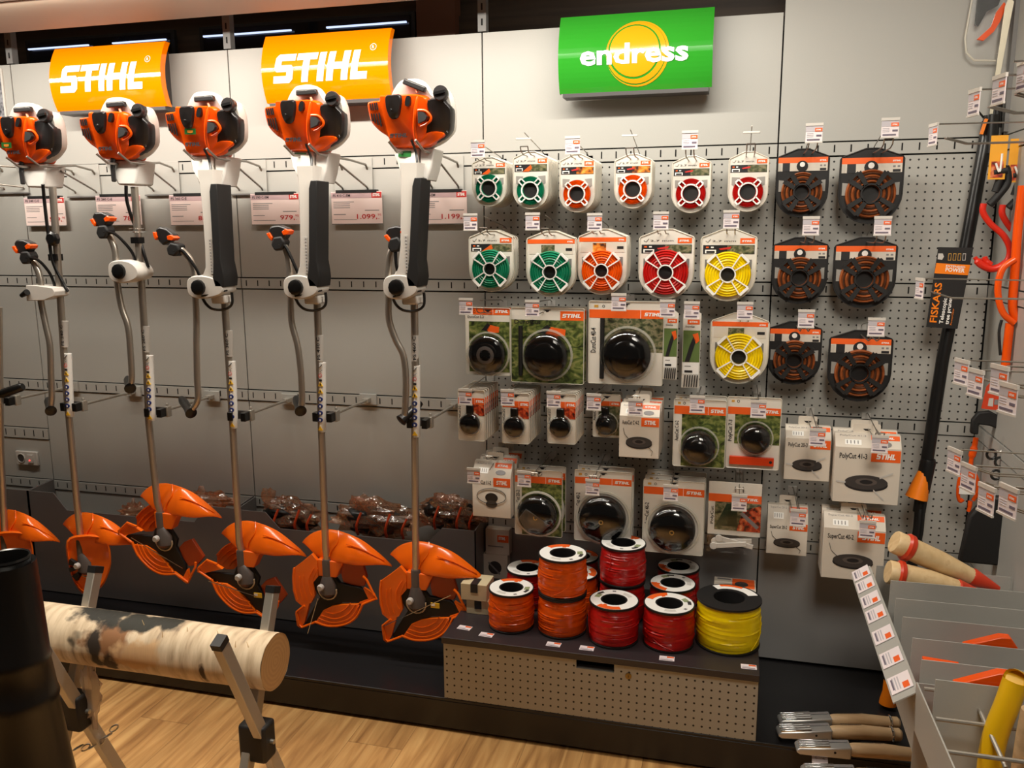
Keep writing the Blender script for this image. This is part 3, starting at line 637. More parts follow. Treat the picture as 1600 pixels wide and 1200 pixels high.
    if k >= 2:
        m = MB(); q = {2: [(205, 840), (285, 888)], 3: [(326, 908), (400, 932)], 4: [(497, 935), (481, 990)], 5: [(600, 978), (704, 930)]}[k]
        m.tube([at(x, y, Y=YS-.06) for x, y in q], .0016, chrome, 6); m.build('cable_tie', t)
    if k in (3, 5):
        p = {3: (403, 930), 5: (680, 946)}[k]; q = at(*p, Y=YS-.02)
        m = MB(); m.box((q.x-.016, YS-.022, q.z-.009), (q.x+.016, YS-.019, q.z+.009), M('warn_yellow', (240, 190, 40), .5)); m.box((q.x-.014, YS-.0226, q.z-.002), (q.x, YS-.0222, q.z+.007), whitep); m.build('warning_sticker', t)
warny = M('warn_yellow', (240, 190, 40), .5); blueic = M('blue_icon', (30, 50, 120), .5)
TRI = [
 dict(k=0, lab='petrol trimmer cut off by the left picture edge, only lower shaft and guard in view', sh=[(-2, 480), (1, 700), (5, 785), SHB[0]], gear=(12, 880), rot=0, model='FS 240', lbl=None),
 dict(k=1, lab='petrol trimmer leftmost with whole engine in view, thin grey shaft and oval orange guard', sh=[(82, 292), (94, 460), (103, 600), (118, 760), SHB[1]], gear=(131, 887), rot=0, lbl=(97, 553, 111, 652), txt=(96, 540, 'FS 240 C'),
      grip=[(45, 402), (22, 385), (62, 388)], bar=[(52, 408), (60, 425), (64, 445), (64, 470), (72, 510), (78, 540), (80, 590), (81, 620), (79, 640)], clamp=(62, 456), knob=(61, 458), end=(67, 632)),
 dict(k=2, lab='petrol trimmer second from the left, grey shaft with wire clip above the white handle clamp', sh=[(210, 292), (221, 442), (229, 567), (232.5, 660), (246, 785), SHB[2]], gear=(254, 845), rot=-.98, lbl=(224, 556, 240, 658), txt=(223, 548, 'FS 260 C'),
      grip=[(165, 362), (147, 343), (182, 345)], bar=[(171, 368), (178, 385), (181, 405), (183, 440), (190, 480), (200, 510), (204, 550), (206, 590), (203, 605)], clamp=(190, 423), knob=(187, 424), end=(192, 598)),
 dict(k=3, lab='petrol trimmer middle of the row with white and black casing, grip pointing up left', sh=[(350, 460), (357.5, 567), (364, 672), (374, 847), SHB[3]], gear=(382, 905), rot=-.98, lbl=(353, 565, 369, 670), txt=(353, 555, 'FS 360 C'),
      grip=[(275, 389), (244, 362), (280, 377)], bar=[(283, 390), (297, 405), (303, 425), (305, 460), (307, 500), (307, 540), (308, 590), (309, 625), (297, 643)], clamp=(316, 447), knob=(311, 449), end=(280, 632), case=[(336, 260), (345, 430)]),
 dict(k=4, lab='petrol trimmer second from the right with white casing, orange trigger grip facing left', sh=[(495, 462), (499, 567), (502.5, 677), (509, 857), SHB[4]], gear=(510, 921), rot=0, lbl=(493, 567, 508, 676), txt=(495, 562, 'FS 410 C'),
      grip=[(438, 380), (425, 365), (456, 365)], bar=[(444, 384), (450, 400), (453, 430), (454, 470), (456, 505), (465, 540), (470, 580), (472, 625), (469, 640)], clamp=(470, 447), knob=(463, 449), end=(461, 633), case=[(484, 255), (493, 430)]),
 dict(k=5, lab='petrol trimmer rightmost of the row, starter grip tilted, trigger grip hidden behind casing', sh=[(647, 462), (649, 572), (648, 685), SHB[5]], gear=(649, 942), rot=0, lbl=(641.5, 572, 654.5, 684), txt=(644.5, 562, 'FS 460 C'),
      grip=[(619, 382), (608, 368), (640, 364)], bar=[(616, 385), (609, 400), (607, 430), (607, 470), (608, 500), (618, 530), (630, 555), (634, 590), (633, 640), (630, 654)], clamp=(626, 447), knob=(620, 449), end=(643, 640), case=[(641, 250), (648, 430)])]
for T in TRI:
    k = T['k']; gb = at(*T['gear'], Y=YS)
    t = thing('brush_cutter', T['lab'], 'brush cutter', (gb.x, YS, gb.z-.08))
    pts = wld(T['sh']); m = MB(); m.tube(pts, .0128, alu, 16); m.build('shaft', t)
    guard(t, k, T['gear'], T['rot'])
    if k == 0:
        m = MB(); a_, b_ = at(-2, 617, Y=YS-.05), at(36, 604, Y=YS-.03); m.tube([a_, a_+(b_-a_)*.15, b_-(b_-a_)*.08, b_], [.012, .018, .017, .013], black, 14); m.build('end_grip', t)
        m = MB(); m.tube(smooth_pts([at(-60, 470, Y=YS-.03), at(-40, 560, Y=YS-.03), at(-22, 612, Y=YS-.04), at(0, 616, Y=YS-.05)]), .0115, alu, 12); m.build('handlebar', t)
        continue
    engine(t, k)
    # sticker strip with pictograms round the shaft
    xa, ya, xb, yb = T['lbl']; a = at(xa, ya, Y=YS-.014); b = at(xb, yb, Y=YS-.014); cx0 = at((xa+xb)/2-2*(k < 4), ya, Y=YS-.014).x; cx1 = at((xa+xb)/2+2*(k < 4), yb, Y=YS-.014).x
    m = MB(); m.tube([(cx0, YS, a.z), (cx1, YS, b.z)], .0134, whitep, 16)
    H = a.z-b.z; y = YS-.0146
    def cxx(f): return cx0+(cx1-cx0)*f
    for j, f in enumerate((.30, .40)): m.prism([(cxx(f)-.009, a.z-H*f-.008), (cxx(f)+.009, a.z-H*f-.008), (cxx(f), a.z-H*f+.008)], y, y+.004, warny); m.box((cxx(f)-.002, y-.0005, a.z-H*f-.005), (cxx(f)+.002, y, a.z-H*f+.002), blk)
    for f in (.52, .62, .72, .82): m.lathe([(.0085, 0), (.0085, .004)], blueic, TR(cxx(f), y+.004, a.z-H*f) @ FACE, 12); m.box((cxx(f)-.003, y-.0006, a.z-H*f-.004), (cxx(f)+.002, y, a.z-H*f+.003), whitep)
    f = .94; m.prism([(cxx(f)-.009, a.z-H*f-.008), (cxx(f)+.009, a.z-H*f-.008), (cxx(f), a.z-H*f+.008)], y, y+.004, warny)
    m.bar((cxx(.04)-.006, y, a.z-H*.07), (cxx(.04)+.007, y, a.z-H*.02), .004, .001, blk); m.bar((cxx(.1)-.004, y, a.z-H*.13), (cxx(.1)+.007, y, a.z-H*.1), .0015, .001, blk)
    m.ring([(.007, 0), (.0055, 0), (.0055, .001), (.007, .001)], redtxt, TR(cxx(.18), y, a.z-H*.18) @ FACE, 14); m.box((cxx(.25)-.005, y, a.z-H*.26), (cxx(.25)+.006, y+.001, a.z-H*.235), blk)
    m.build('warning_label', t)
    q = at(T['txt'][0], T['txt'][1], Y=YS-.0137)
    m = MB(); qq = at(T['txt'][0]-1, T['txt'][1]-38, Y=YS-.0137); m.tube([(q.x+.004, YS, q.z-.006), (qq.x+.006, YS, qq.z)], .0131, lgrey, 16); m.text(T['txt'][2], .0115, blk, TR(q.x+.013, YS-.0142, q.z) @ FACE @ RZ(math.pi/2), bold=.02, fit=.078); m.build('model_label', t)
    # handle bar
    m = MB(); bp = smooth_pts([at(x, y, Y=YS-.03) for x, y in T['bar']], 5); m.tube(bp, .0115, alu, 12); m.build('handlebar', t)
    c = at(*T['clamp'], Y=YS-.02); kn = at(*T['knob'], Y=YS-.06); sx = at(T['sh'][0][0] if k > 2 else T['sh'][1][0], T['clamp'][1], Y=YS).x
    m = MB()
    if k == 1:
        m.loft([[(x, YS-.055+dy, z) for x, z in ((c.x-.03, c.z-.032), (c.x+.05, c.z-.028), (sx+.022, c.z-.012), (sx+.026, c.z+.004), (sx+.018, c.z+.018), (c.x+.02, c.z+.026), (c.x-.026, c.z+.026))] for dy in (0, .075)], white)
    else:
        hw = .034
        m.loft([[(x, Y, z) for x, z in rs([(kn.x-.050*s, c.z-.01*s), (kn.x-.046*s, c.z+.024*s), (kn.x-.02*s, c.z+.038*s), (kn.x+.03, c.z+.038*s), (sx+.02*s, c.z+.022*s), (sx+.036*s, c.z-.006), (sx+.02*s, c.z-.028*s), (kn.x+.02, c.z-.042*s), (kn.x-.024*s, c.z-.040*s), (kn.x-.044*s, c.z-.028*s)], 3)] for Y, s in ((YS+.025, .93), (YS+.015, 1), (YS-.05, 1), (YS-.062, .93))], white)
    m.build('handle_clamp', t, bev=.002)
    m = MB()
    if k == 1: m.tube([(c.x-.045, YS-.06, c.z-.012), (c.x-.012, YS-.066, c.z+.002)], [.008, .012], black, 10)
    else: m.lathe([(.0265, -.012), (.0275, 0), (.026, .009), (.02, .012), (.008, .012)], black, TR(kn.x, YS-.062, kn.z) @ FACE, 12)
    m.build('clamp_knob', t)
    if k >= 3:
        (xa, ya), (xb, yb) = T['case']; top = at(xa, ya, Y=YS-.03); bt = at(xb, yb, Y=YS-.03); h = top.z-bt.z
        e0 = at(EANC[k][0], EANC[k][1], Y=-.36)
        xl = e0.x-.05; xr = e0.x+.012
        def X(f): return (sx-.0)*(f)+(e0.x+.0)*(1-f)
        zt = e0.z-.04; zb = c.z+.03
        m = MB(); secs = []
        for f in (0, .12, .35, .7, .9, 1.0):
            z = zt+(zb-zt)*f; x = X(f); wl = [.048, .043, .038, .036, .038, .055][[0, .12, .35, .7, .9, 1.0].index(f)]; wr = .022
            secs.append([(x-wl, YS-.045, z), (x-wl+.008, YS-.056, z), (x+wr-.008, YS-.056, z), (x+wr, YS-.045, z), (x+wr, YS+.02, z), (x-wl, YS+.02, z)])
        m.loft(secs, white); m.build('handle_tube_casing', t)
        m = MB(); secs = []
        for f in (.13, .2, .6, .84, .92, 1.0, 1.08):
            z = zt+(zb-zt)*f; x = X(f)+.0; off = [0, 0, 0, 0, .006, .01, .006][[.13, .2, .6, .84, .92, 1.0, 1.08].index(f)]; wl = [.002, .008, .008, .008, .010, .014, .006][[.13, .2, .6, .84, .92, 1.0, 1.08].index(f)]
            secs.append([(x+.012-wl+off*0, YS-.062, z), (x+.032+off, YS-.062, z), (x+.036+off, YS-.05, z), (x+.036+off, YS+.02, z), (x+.012-wl, YS+.02, z)])
        m.loft(secs, blackm); m.build('foam_grip', t, bev=.002)
        m = MB(); x = X(.8)
        m.box((x-.012, YS-.0575, zb+.015), (x-.002, YS-.056, zb+.135), lgrey)
        for j in range(11): m.box((x-.009, YS-.0582, zb+.022+j*.0105), (x-.005, YS-.0574, zb+.026+j*.0105), greyp)
        m.build('scale_strip', t)
        m = MB(); m.box((sx-.03, YS-.04, c.z-.06), (sx+.026, YS+.02, c.z-.03), white); m.build('shaft_socket', t, bev=.006)
        m = MB(); m.tube(smooth_pts([(sx-.055, YS-.05, c.z-.04), (sx-.045, YS-.045, c.z-.062), (sx-.02, YS-.045, c.z-.078), (sx+.015, YS-.03, c.z-.08), (sx+.04, YS-.02, c.z-.062), (sx+.042, YS-.02, c.z-.02)]), .005, black, 6); m.tube([(sx-.05, YS-.063, c.z-.032), (sx+.045, YS-.05, c.z-.012)], .003, black, 6); m.build('cable', t)
    elif k == 2:
        m = MB(); s2 = at(215, 375, Y=YS); m.box((s2.x-.016, YS-.017, s2.z-.012), (s2.x+.016, YS+.016, s2.z+.01), black); m.build('cable_band', t)
        m = MB(); s3 = at(214, 360, Y=YS)
        for dz in (-.006, .006): m.ring([(.026, dz), (.024, dz+.001), (.024, dz-.001)], chrome, TR(s3.x, YS, s3.z), 20)
        m.build('wire_clip', t)
        m = MB(); m.tube(smooth_pts([at(197, 290, Y=YS-.03), at(198, 312, Y=YS-.025), at(205, 338, Y=YS-.01), at(214, 360, Y=YS+.01), at(226, 400, Y=YS+.0), at(232, 418, Y=YS)]), .006, black, 8); m.build('cable', t)
    else:
        m = MB(); s2 = at(87, 402, Y=YS); m.box((s2.x-.018, YS-.017, s2.z-.012), (s2.x+.018, YS+.016, s2.z+.012), black); m.build('cable_band', t)
        m = MB(); s3 = at(86, 373, Y=YS-.01); m.lathe([(.024, 0), (.026, .006), (.026, .018), (.018, .024)], black, TR(s3.x, YS-.01, s3.z) @ FACE, 8); m.build('strap_knob', t)
        m = MB(); m.tube(smooth_pts([at(67, 288, Y=YS-.03), at(70, 320, Y=YS-.02), at(76, 370, Y=YS-.018), at(83, 410, Y=YS-.015), at(100, 445, Y=YS), at(106, 455, Y=YS)]), .006, black, 8); m.build('cable', t)
    # trigger grip
    g0 = at(*T['grip'][0], Y=YS-.03); g1 = at(*T['grip'][1], Y=YS-.03); g2 = at(*T['grip'][2], Y=YS-.03)
    mid = (g1+g2)/2; side = (g2-g1).normalized(); up = Vector((-side.z, 0, side.x)).normalized()
    m = MB(); m.tube(smooth_pts([g1-side*.008+up*.0, g1+side*.012+up*.012, mid+up*.016, g2-side*.008+up*.014, g2+side*.002+up*.006]), [.012]+[.019]*22+[.016]*2, dgrey2, 10) if False else m.loft([[mid+side*a+up*b+Vector((0, Y, 0)) for a, b in ((-.042, .012), (-.03, .026), (.0, .028), (.03, .018), (.034, .006), (.02, -.014), (.0, -.034), (-.02, -.024), (-.034, -.006))] for Y in (.018, -.018)], dgrey2)
    m.build('trigger_grip', t, bev=.006)
    m = MB(); m.loft([[g0+side*(a*.9)+up*b+Vector((0, Y, 0)) for a, b in ((-.026, -.006), (-.016, .020), (.02, .024), (.032, .004), (.018, -.022), (-.012, -.026))] for Y in (.02, -.024)], blackm); m.build('grip_collar', t, bev=.006)
    m = MB(); m.loft([[mid+side*a+up*b+Vector((0, Y, 0)) for a, b in ((.012, .006), (.026, .016), (.042, .010), (.036, -.002), (.018, -.006))] for Y in (.012, -.024)], orange)
    m.loft([[mid+side*a+up*b+Vector((0, Y, 0)) for a, b in ((-.046, .0), (-.034, .004), (-.024, -.012), (-.028, -.024), (-.038, -.014))] for Y in (.012, -.024)], orange); m.build('trigger', t, bev=.002)
    cb = bp[1]; cc = [g0+Vector((.006, -.02, -.006)), cb+Vector((.012, -.014, .0)), Vector((c.x+.0, YS-.05, c.z+.065)), Vector((c.x+.016, YS-.045, c.z+.02))]
    if k in (1, 2): cc = [g0+Vector((.01, -.02, 0)), g0+Vector((.05, -.01, -.01)), Vector((sx-.02, YS-.02, c.z+.07)), Vector((sx-.012, YS-.01, c.z+.02))]
    m = MB(); m.tube(smooth_pts(cc), .0055, black, 8); m.build('throttle_cable', t)
    e = at(*T['end'], Y=YS-.02); b0 = bp[-1]; m = MB()
    d = (e-b0); 
    if d.length < .04: d = d.normalized()*.04
    dd = d+Vector((0, .03, 0)); m.tube([b0-dd*.25, b0-dd*.2, b0+dd*.3, b0+dd*1.2, b0+dd*1.5], [.012, .021, .015, .016, .012], black, 14); m.build('end_grip', t)
# upper wall brackets holding the engines
BR = [(-8, 262, 40, 300), (78, 262, 158, 306), (198, 258, 282, 303), (338, 254, 418, 302), (496, 250, 583, 301), (655, 246, 725, 299)]
for i, (xa, ya, xb, yb) in enumerate(BR):
    if i == 0: a = at(-70, ya, Y=-.01); b = at(44, yb, Y=-.01)
    else: a = at(xb-58, ya, Y=-.006); b = at(xb, yb, Y=-.006)
    t = thing('engine_hanger', 'two-pronged wire hanger on the upper rail behind '+WHO[i], 'wall arm', (b.x, 0, b.z), 'engine hangers on the upper rail')
    m = MB(); m.box((b.x-.155, -.008, b.z), (b.x, -.004, b.z+.125), grey); m.box((b.x-.16, -.012, b.z-.006), (b.x+.003, -.003, b.z), greyd); m.build('mount_plate', t, bev=.001)
    m = MB()
    if i: ex = at(*EANC[i], Y=-.36); xx = (ex.x-.052, ex.x+.038); zz = ex.z-.005
    else: xx = (b.x-.4, b.x-.31); zz = 1.89
    for s, x in ((-1, b.x-.12), (1, b.x-.02)):
        ex = xx[0] if s < 0 else xx[1]
        m.tube([(x, -.006, b.z+.085), (x, -.02, b.z+.1), (x+(ex-x)*.5, -.16, b.z+.107), (ex, -.33, zz), (ex, -.385, zz+.0), (ex-.012, -.425, zz+.03)], .0042, galv, 8)
        m.tube([(x, -.006, b.z+.012), (x, -.014, b.z+.02), (x+(ex-x)*.85, -.27, zz-.01)], .0036, galv, 8)
    m.build('prongs', t)
# ---------------------------------------------------------------- price tags, hooks and the goods on them
HK = 'wire hooks on the perforated wall'; TG = 'price tags on the wire hooks'
def pegwall(c): return 0.
def hook(x, z, yend, what, tagpx=None, plain=False, ylen=None):
    ye = -.30 if ylen is None else ylen
    t = thing('wire_hook', 'wire hook carrying '+what, 'hook', (x, 0, z), HK)
    m = MB()
    for s in (-.012, .012): m.tube([(x+s, -.002, z), (x+s, ye+.05, z), (x+s, ye+.015, z+.008), (x+s, ye+.006, z+.022)], .0019, galv, 6)
    m.tube([(x-.012, ye+.006, z+.022), (x+.012, ye+.006, z+.022)], .0019, galv, 6); m.build('prongs', t)
    tz = z+.045
    if tagpx: tz = at(tagpx[0], tagpx[1], Y=ye).z+.02
    m = MB(); m.tube([(x, -.002, z+.02), (x, -.03, z+.028), (x, ye+.01, tz)], .0016, galv, 6); m.box((x-.014, -.004, z-.006), (x+.014, .0, z+.024), lgrey); m.build('tag_arm', t)
    return tz
def price_tag(x, y, z, what, plain=False, rot=0., lean=0., wx=.048, name='price_tag', cat='price tag', grp=TG):
    # z is the top bar height
    T = TR(x, y, z) @ RZ(rot) @ RX(lean)
    if plain:
        t = thing('tag_holder', 'empty tag bar without a paper on '+what, 'tag holder', (x, y, z), 'empty tag bars')
        m = MB(); m.box((-wx/2, -.002, -.003), (wx/2, .002, .003), white, T); m.build('bar', t, bev=.001); return t
    t = thing(name, what, cat, (x, y, z), grp)
    m = MB(); m.box((-wx/2, -.003, -.006), (wx/2, .002, .002), white, T); m.build('top_bar', t); m = MB(); m.box((-wx/2, -.003, -.054), (wx/2, .001, -.050), white, T); m.build('lower_edge', t)
    m = MB(); m.box((-wx/2+.001, -.001, -.05), (wx/2-.001, .0005, -.005), tagp, T)
    m.box((-wx/2+.001, -.0016, -.022), (wx/2-.001, -.001, -.006), taggrey, T)
    m.box((.002, -.0022, -.022), (wx/2-.002, -.001, -.012), orangem, T); m.logo(.004, .014, whitep, T @ TR(.005, -.0026, -.019) @ FACE)
    for i in range(3): m.box((-wx/2+.004, -.0017, -.026-.0045*i), (-.002, -.001, -.0275-.0045*i), taggrey, T)
    m.box((.006, -.0017, -.036), (wx/2-.004, -.001, -.031), tagtext, T); m.box((-wx/2+.005, -.0017, -.047), (wx/2-.008, -.001, -.0425), tagtext, T)
    m.build('paper', t)
    return t
def cardshape(w, h, top=.16, shoulder=.0, rbot=.5, n=14):
    # origin at top centre; pentagon top, round bottom
    hw = w/2; P = [(-hw*.22, 0), (hw*.22, 0), (hw*.96, -h*.11), (hw, -h*.14)]
    r = hw; cz = -h+r*.98
    P += [(hw*math.cos(a), cz+r*.98*math.sin(a)) for a in [-math.pi*i/n for i in range(n+1)]]
    P += [(-hw, -h*.14), (-hw*.96, -h*.11)]
    return P
def stackup(root, n, sp, labs, fan=0.):
    for i in range(1, n):
        c = copy_tree(root); c.location = root.location+Vector((0, sp*i, -.0))
        c['label'] = labs(i)
def line_pack(x, y, z, w, h, col, style, lab, cat='trimmer line', group=None, dark=False):
    root = thing('trimmer_line_pack', lab, cat, (x, y, z), group)
    O = TR(x, y, z); body = blackm if dark else card
    P = cardshape(w, h); hw = w/2; dc = -h+hw*.98; R = hw*({'s': .79, 'd': .80}.get(style, .84))
    m = MB(); m.prism(P, -.002, .002, body, O)
    # raised tray edge
    m.tube([O @ Vector((a, -.003, b)) for a, b in P[3:]+P[:4]], .0022, body if dark else rim, 5)
    if dark:
        for s in (-1, 1): m.prism([(s*hw*.9, -h*.45), (s*hw*.9, -h*.62), (s*hw*.62, -h*.62), (s*hw*.45, -h*.47)], -.0032, .0026, GWALL, O)
    else:
        for s in (-1, 1): m.prism([(s*hw*.84, -h*.42), (s*hw*.84, -h*.55), (s*hw*.7, -h*.58), (s*hw*.42, -h*.43)], -.0032, .0022, greyd if style != 's' else M('tray_recess', (150, 146, 140), .5), O)
    m.build('backing_card', root)
    # header print
    m = MB(); y0 = -.0028
    if dark:
        m.box((-hw*.95, y0, -h*.32), (hw*.95, -.002, -h*.12), whitep if False else boxw, O); m.box((-hw*.95, y0-.0004, -h*.20), (hw*.95, y0, -h*.12), orangem, O)
        m.logo(.0045, hw*.26, whitep, O @ TR(hw*.64, y0-.0008, -h*.178) @ FACE)
        m.box((-hw*.95, y0-.0004, -h*.32), (-hw*.82, y0, -h*.21), cardg, O); m.box((-hw*.78, y0-.0004, -h*.32), (-hw*.5, y0, -h*.2), blk, O)
        m.lathe([(hw*.22, 0), (hw*.22, .001)], blk, O @ TR(-hw*.02, y0, -h*.25) @ FACE, 16); m.lathe([(hw*.1, 0), (hw*.1, .0014)], whitep, O @ TR(-hw*.02, y0, -h*.225) @ FACE, 12)
        m.box((hw*.66, y0-.0004, -h*.315), (hw*.9, y0, -h*.28), blk, O); m.box((hw*.66, y0-.0004, -h*.255), (hw*.74, y0, -h*.23), greyp, O); m.box((hw*.8, y0-.0004, -h*.255), (hw*.88, y0, -h*.23), greyp, O)
    else:
        if style == 'o':
            m.box((-hw*.96, y0, -h*.19), (hw*.96, -.002, -h*.125), orangem, O); m.logo(.0045, hw*.24, whitep, O @ TR(hw*.66, y0-.0006, -h*.172) @ FACE)
            m.box((-hw*.9, y0, -h*.35), (hw*.9, -.002, -h*.20), boxw, O); m.box((-hw*.4, y0-.0003, -h*.35), (hw*.15, y0, -h*.21), yphoto if col in ('orange',) else photo, O); m.box((hw*.6, y0-.0004, -h*.30), (hw*.86, y0, -h*.26), blk, O)
        else:
            m.box((hw*.4, y0, -h*.20), (hw*.92, -.002, -h*.125), orangem, O); m.logo(.006, hw*.38, whitep, O @ TR(hw*.46, y0-.0006, -h*.178) @ FACE)
            m.text('2,7 mm', .0055, blk, O @ TR(-hw*.6, y0, -h*.175) @ FACE, fit=hw*.85); m.bar(O @ Vector((-hw*.84, y0, -h*.16)), O @ Vector((-hw*.76, y0, -h*.18)), .0015, .0005, blk); m.bar(O @ Vector((-hw*.76, y0, -h*.18)), O @ Vector((-hw*.66, y0, -h*.135)), .0015, .0005, blk)
            ph = {'green': photo, 'orange': yphoto, 'red': photo, 'yellow': photo}[col]
            m.box((-hw*.92, y0, -h*.345), (hw*.92, -.002, -h*.22), blk, O); m.box((-hw*.05, y0-.0003, -h*.34), (hw*.9, y0, -h*.225), ph, O)
            if col == 'green': m.prism([(-hw*.45, -h*.345), (hw*.0, -h*.23), (hw*.08, -h*.29), (-hw*.1, -h*.345)], y0-.0008, y0, orangem, O)
            if col != 'green': m.prism([(-hw*.35, -h*.27), (hw*.1, -h*.24), (hw*.05, -h*.275), (-hw*.3, -h*.29)], y0-.0008, y0, redtxt, O)
            m.box((-hw*.85, y0-.0006, -h*.335), (-hw*.45, y0, -h*.285), whitep, O); m.box((-hw*.8, y0-.0009, -h*.33), (-hw*.5, y0, -h*.30), blk, O); m.box((-hw*.82, y0-.0009, -h*.262), (-hw*.72, y0, -h*.242), orangem, O); m.box((-hw*.64, y0-.0009, -h*.262), (-hw*.54, y0, -h*.242), whitep, O)
    m.build('header_print', root)
    # coil
    m = MB(); C = O @ TR(0, -.004, dc) @ FACE; r0 = R*(.5 if style == 's' else .34); prof = [(r0, 0)]; K = 6; dep = .010 if style == 's' else .02
    for i in range(K):
        ra = r0+(R-r0)*i/K; rb = r0+(R-r0)*(i+1)/K; q = dep*(.75+.25*math.sin(math.pi*(i+.8)/K))
        prof += [(ra+.0006, q-.002), ((ra+rb)/2, q+.0012), (rb-.0006, q-.002)]
        if dark: m.ring([(ra+.0003, q-.004), (ra+.0006, q-.0015), ((ra+rb)/2, q+.0022), (rb-.0006, q-.0015), (rb-.0003, q-.004)], [LN['copper'], M('dark_line', (46, 34, 28), .2), LN['copper'], LN['copper2']][(i+int(w*1000)) % 4], C, 40)
    prof += [(R, 0)]
    m.lathe(prof, LN[col], C, 40, cap=False); m.build('line_coil', root, ang=70)
    # spoke frame
    fm = blackm if dark else whitep; m = MB(); d2 = dep+.003; hr = R*(.54 if style == 's' else .36 if dark else .30); sw = .0065 if dark else .0018; so = .14 if style == 's' else .24
    m.ring([(hr, d2-.004), (hr*1.18, d2-.004), (hr*1.18, d2+.001), (hr, d2+.001)], fm, C, 28)
    for a in (45, 135, 225, 315):
        A = math.radians(a); Q = C @ RZ(A)
        for s in (-1, 1): m.add([Q @ Vector(p) for p in [(hr*1.05, s*hr*.28-sw, d2-.002), (hr*1.05, s*hr*.28+sw, d2-.002), (R*1.0, s*R*so+sw*1.2, d2-.002), (R*1.0, s*R*so-sw*1.2, d2-.002), (hr*1.05, s*hr*.28-sw, d2+.001), (hr*1.05, s*hr*.28+sw, d2+.001), (R*1.0, s*R*so+sw*1.2, d2+.001), (R*1.0, s*R*so-sw*1.2, d2+.001)]], [(0, 1, 2, 3), (7, 6, 5, 4), (0, 4, 5, 1), (1, 5, 6, 2), (2, 6, 7, 3), (3, 7, 4, 0)], fm)
        m.add([Q @ Vector(p) for p in [(R*.96, -R*so*1.08, d2-.004), (R*1.07, -R*so*.95, d2-.004), (R*1.07, R*so*.95, d2-.004), (R*.96, R*so*1.08, d2-.004), (R*.96, -R*so*1.08, d2+.002), (R*1.07, -R*so*.95, d2+.002), (R*1.07, R*so*.95, d2+.002), (R*.96, R*so*1.08, d2+.002)]], [(0, 1, 2, 3), (7, 6, 5, 4), (0, 4, 5, 1), (1, 5, 6, 2), (2, 6, 7, 3), (3, 7, 4, 0)], fm)
    m.build('spool_frame', root)
    m = MB(); m.lathe([(hr*.98, -.001), (hr*.98, .004)], blackm, C, 24); m.build('hub', root)
    return root
GWALL = M('grey_seen_through', (150, 148, 142), .5)
def rrect(w, h, r=.006, n=4):
    P = []
    for cx, cz, a0 in ((w/2-r, -r, 90), (w/2-r, -h+r, 0), (-w/2+r, -h+r, -90), (-w/2+r, -r, -180)):
        for i in range(n+1):
            a = math.radians(a0-90*i/n); P.append((cx+r*math.cos(a), cz+r*math.sin(a)))
    return P
def head_disc(m, C, r, d, mat, step=True):
    m.lathe([(r, 0), (r, d*.55), (r*.95, d*.66), (r*.84, d*.78), (r*.64, d*.84), (r*.6, d*.98), (r*.5, d*1.06), (r*.25, d*1.11), (.002, d*1.12)] if step else [(r, 0), (r, d*.45), (r*.96, d*.62), (r*.85, d*.78), (r*.6, d*.92), (r*.3, d*.99), (.002, d)], mat, C, 36)
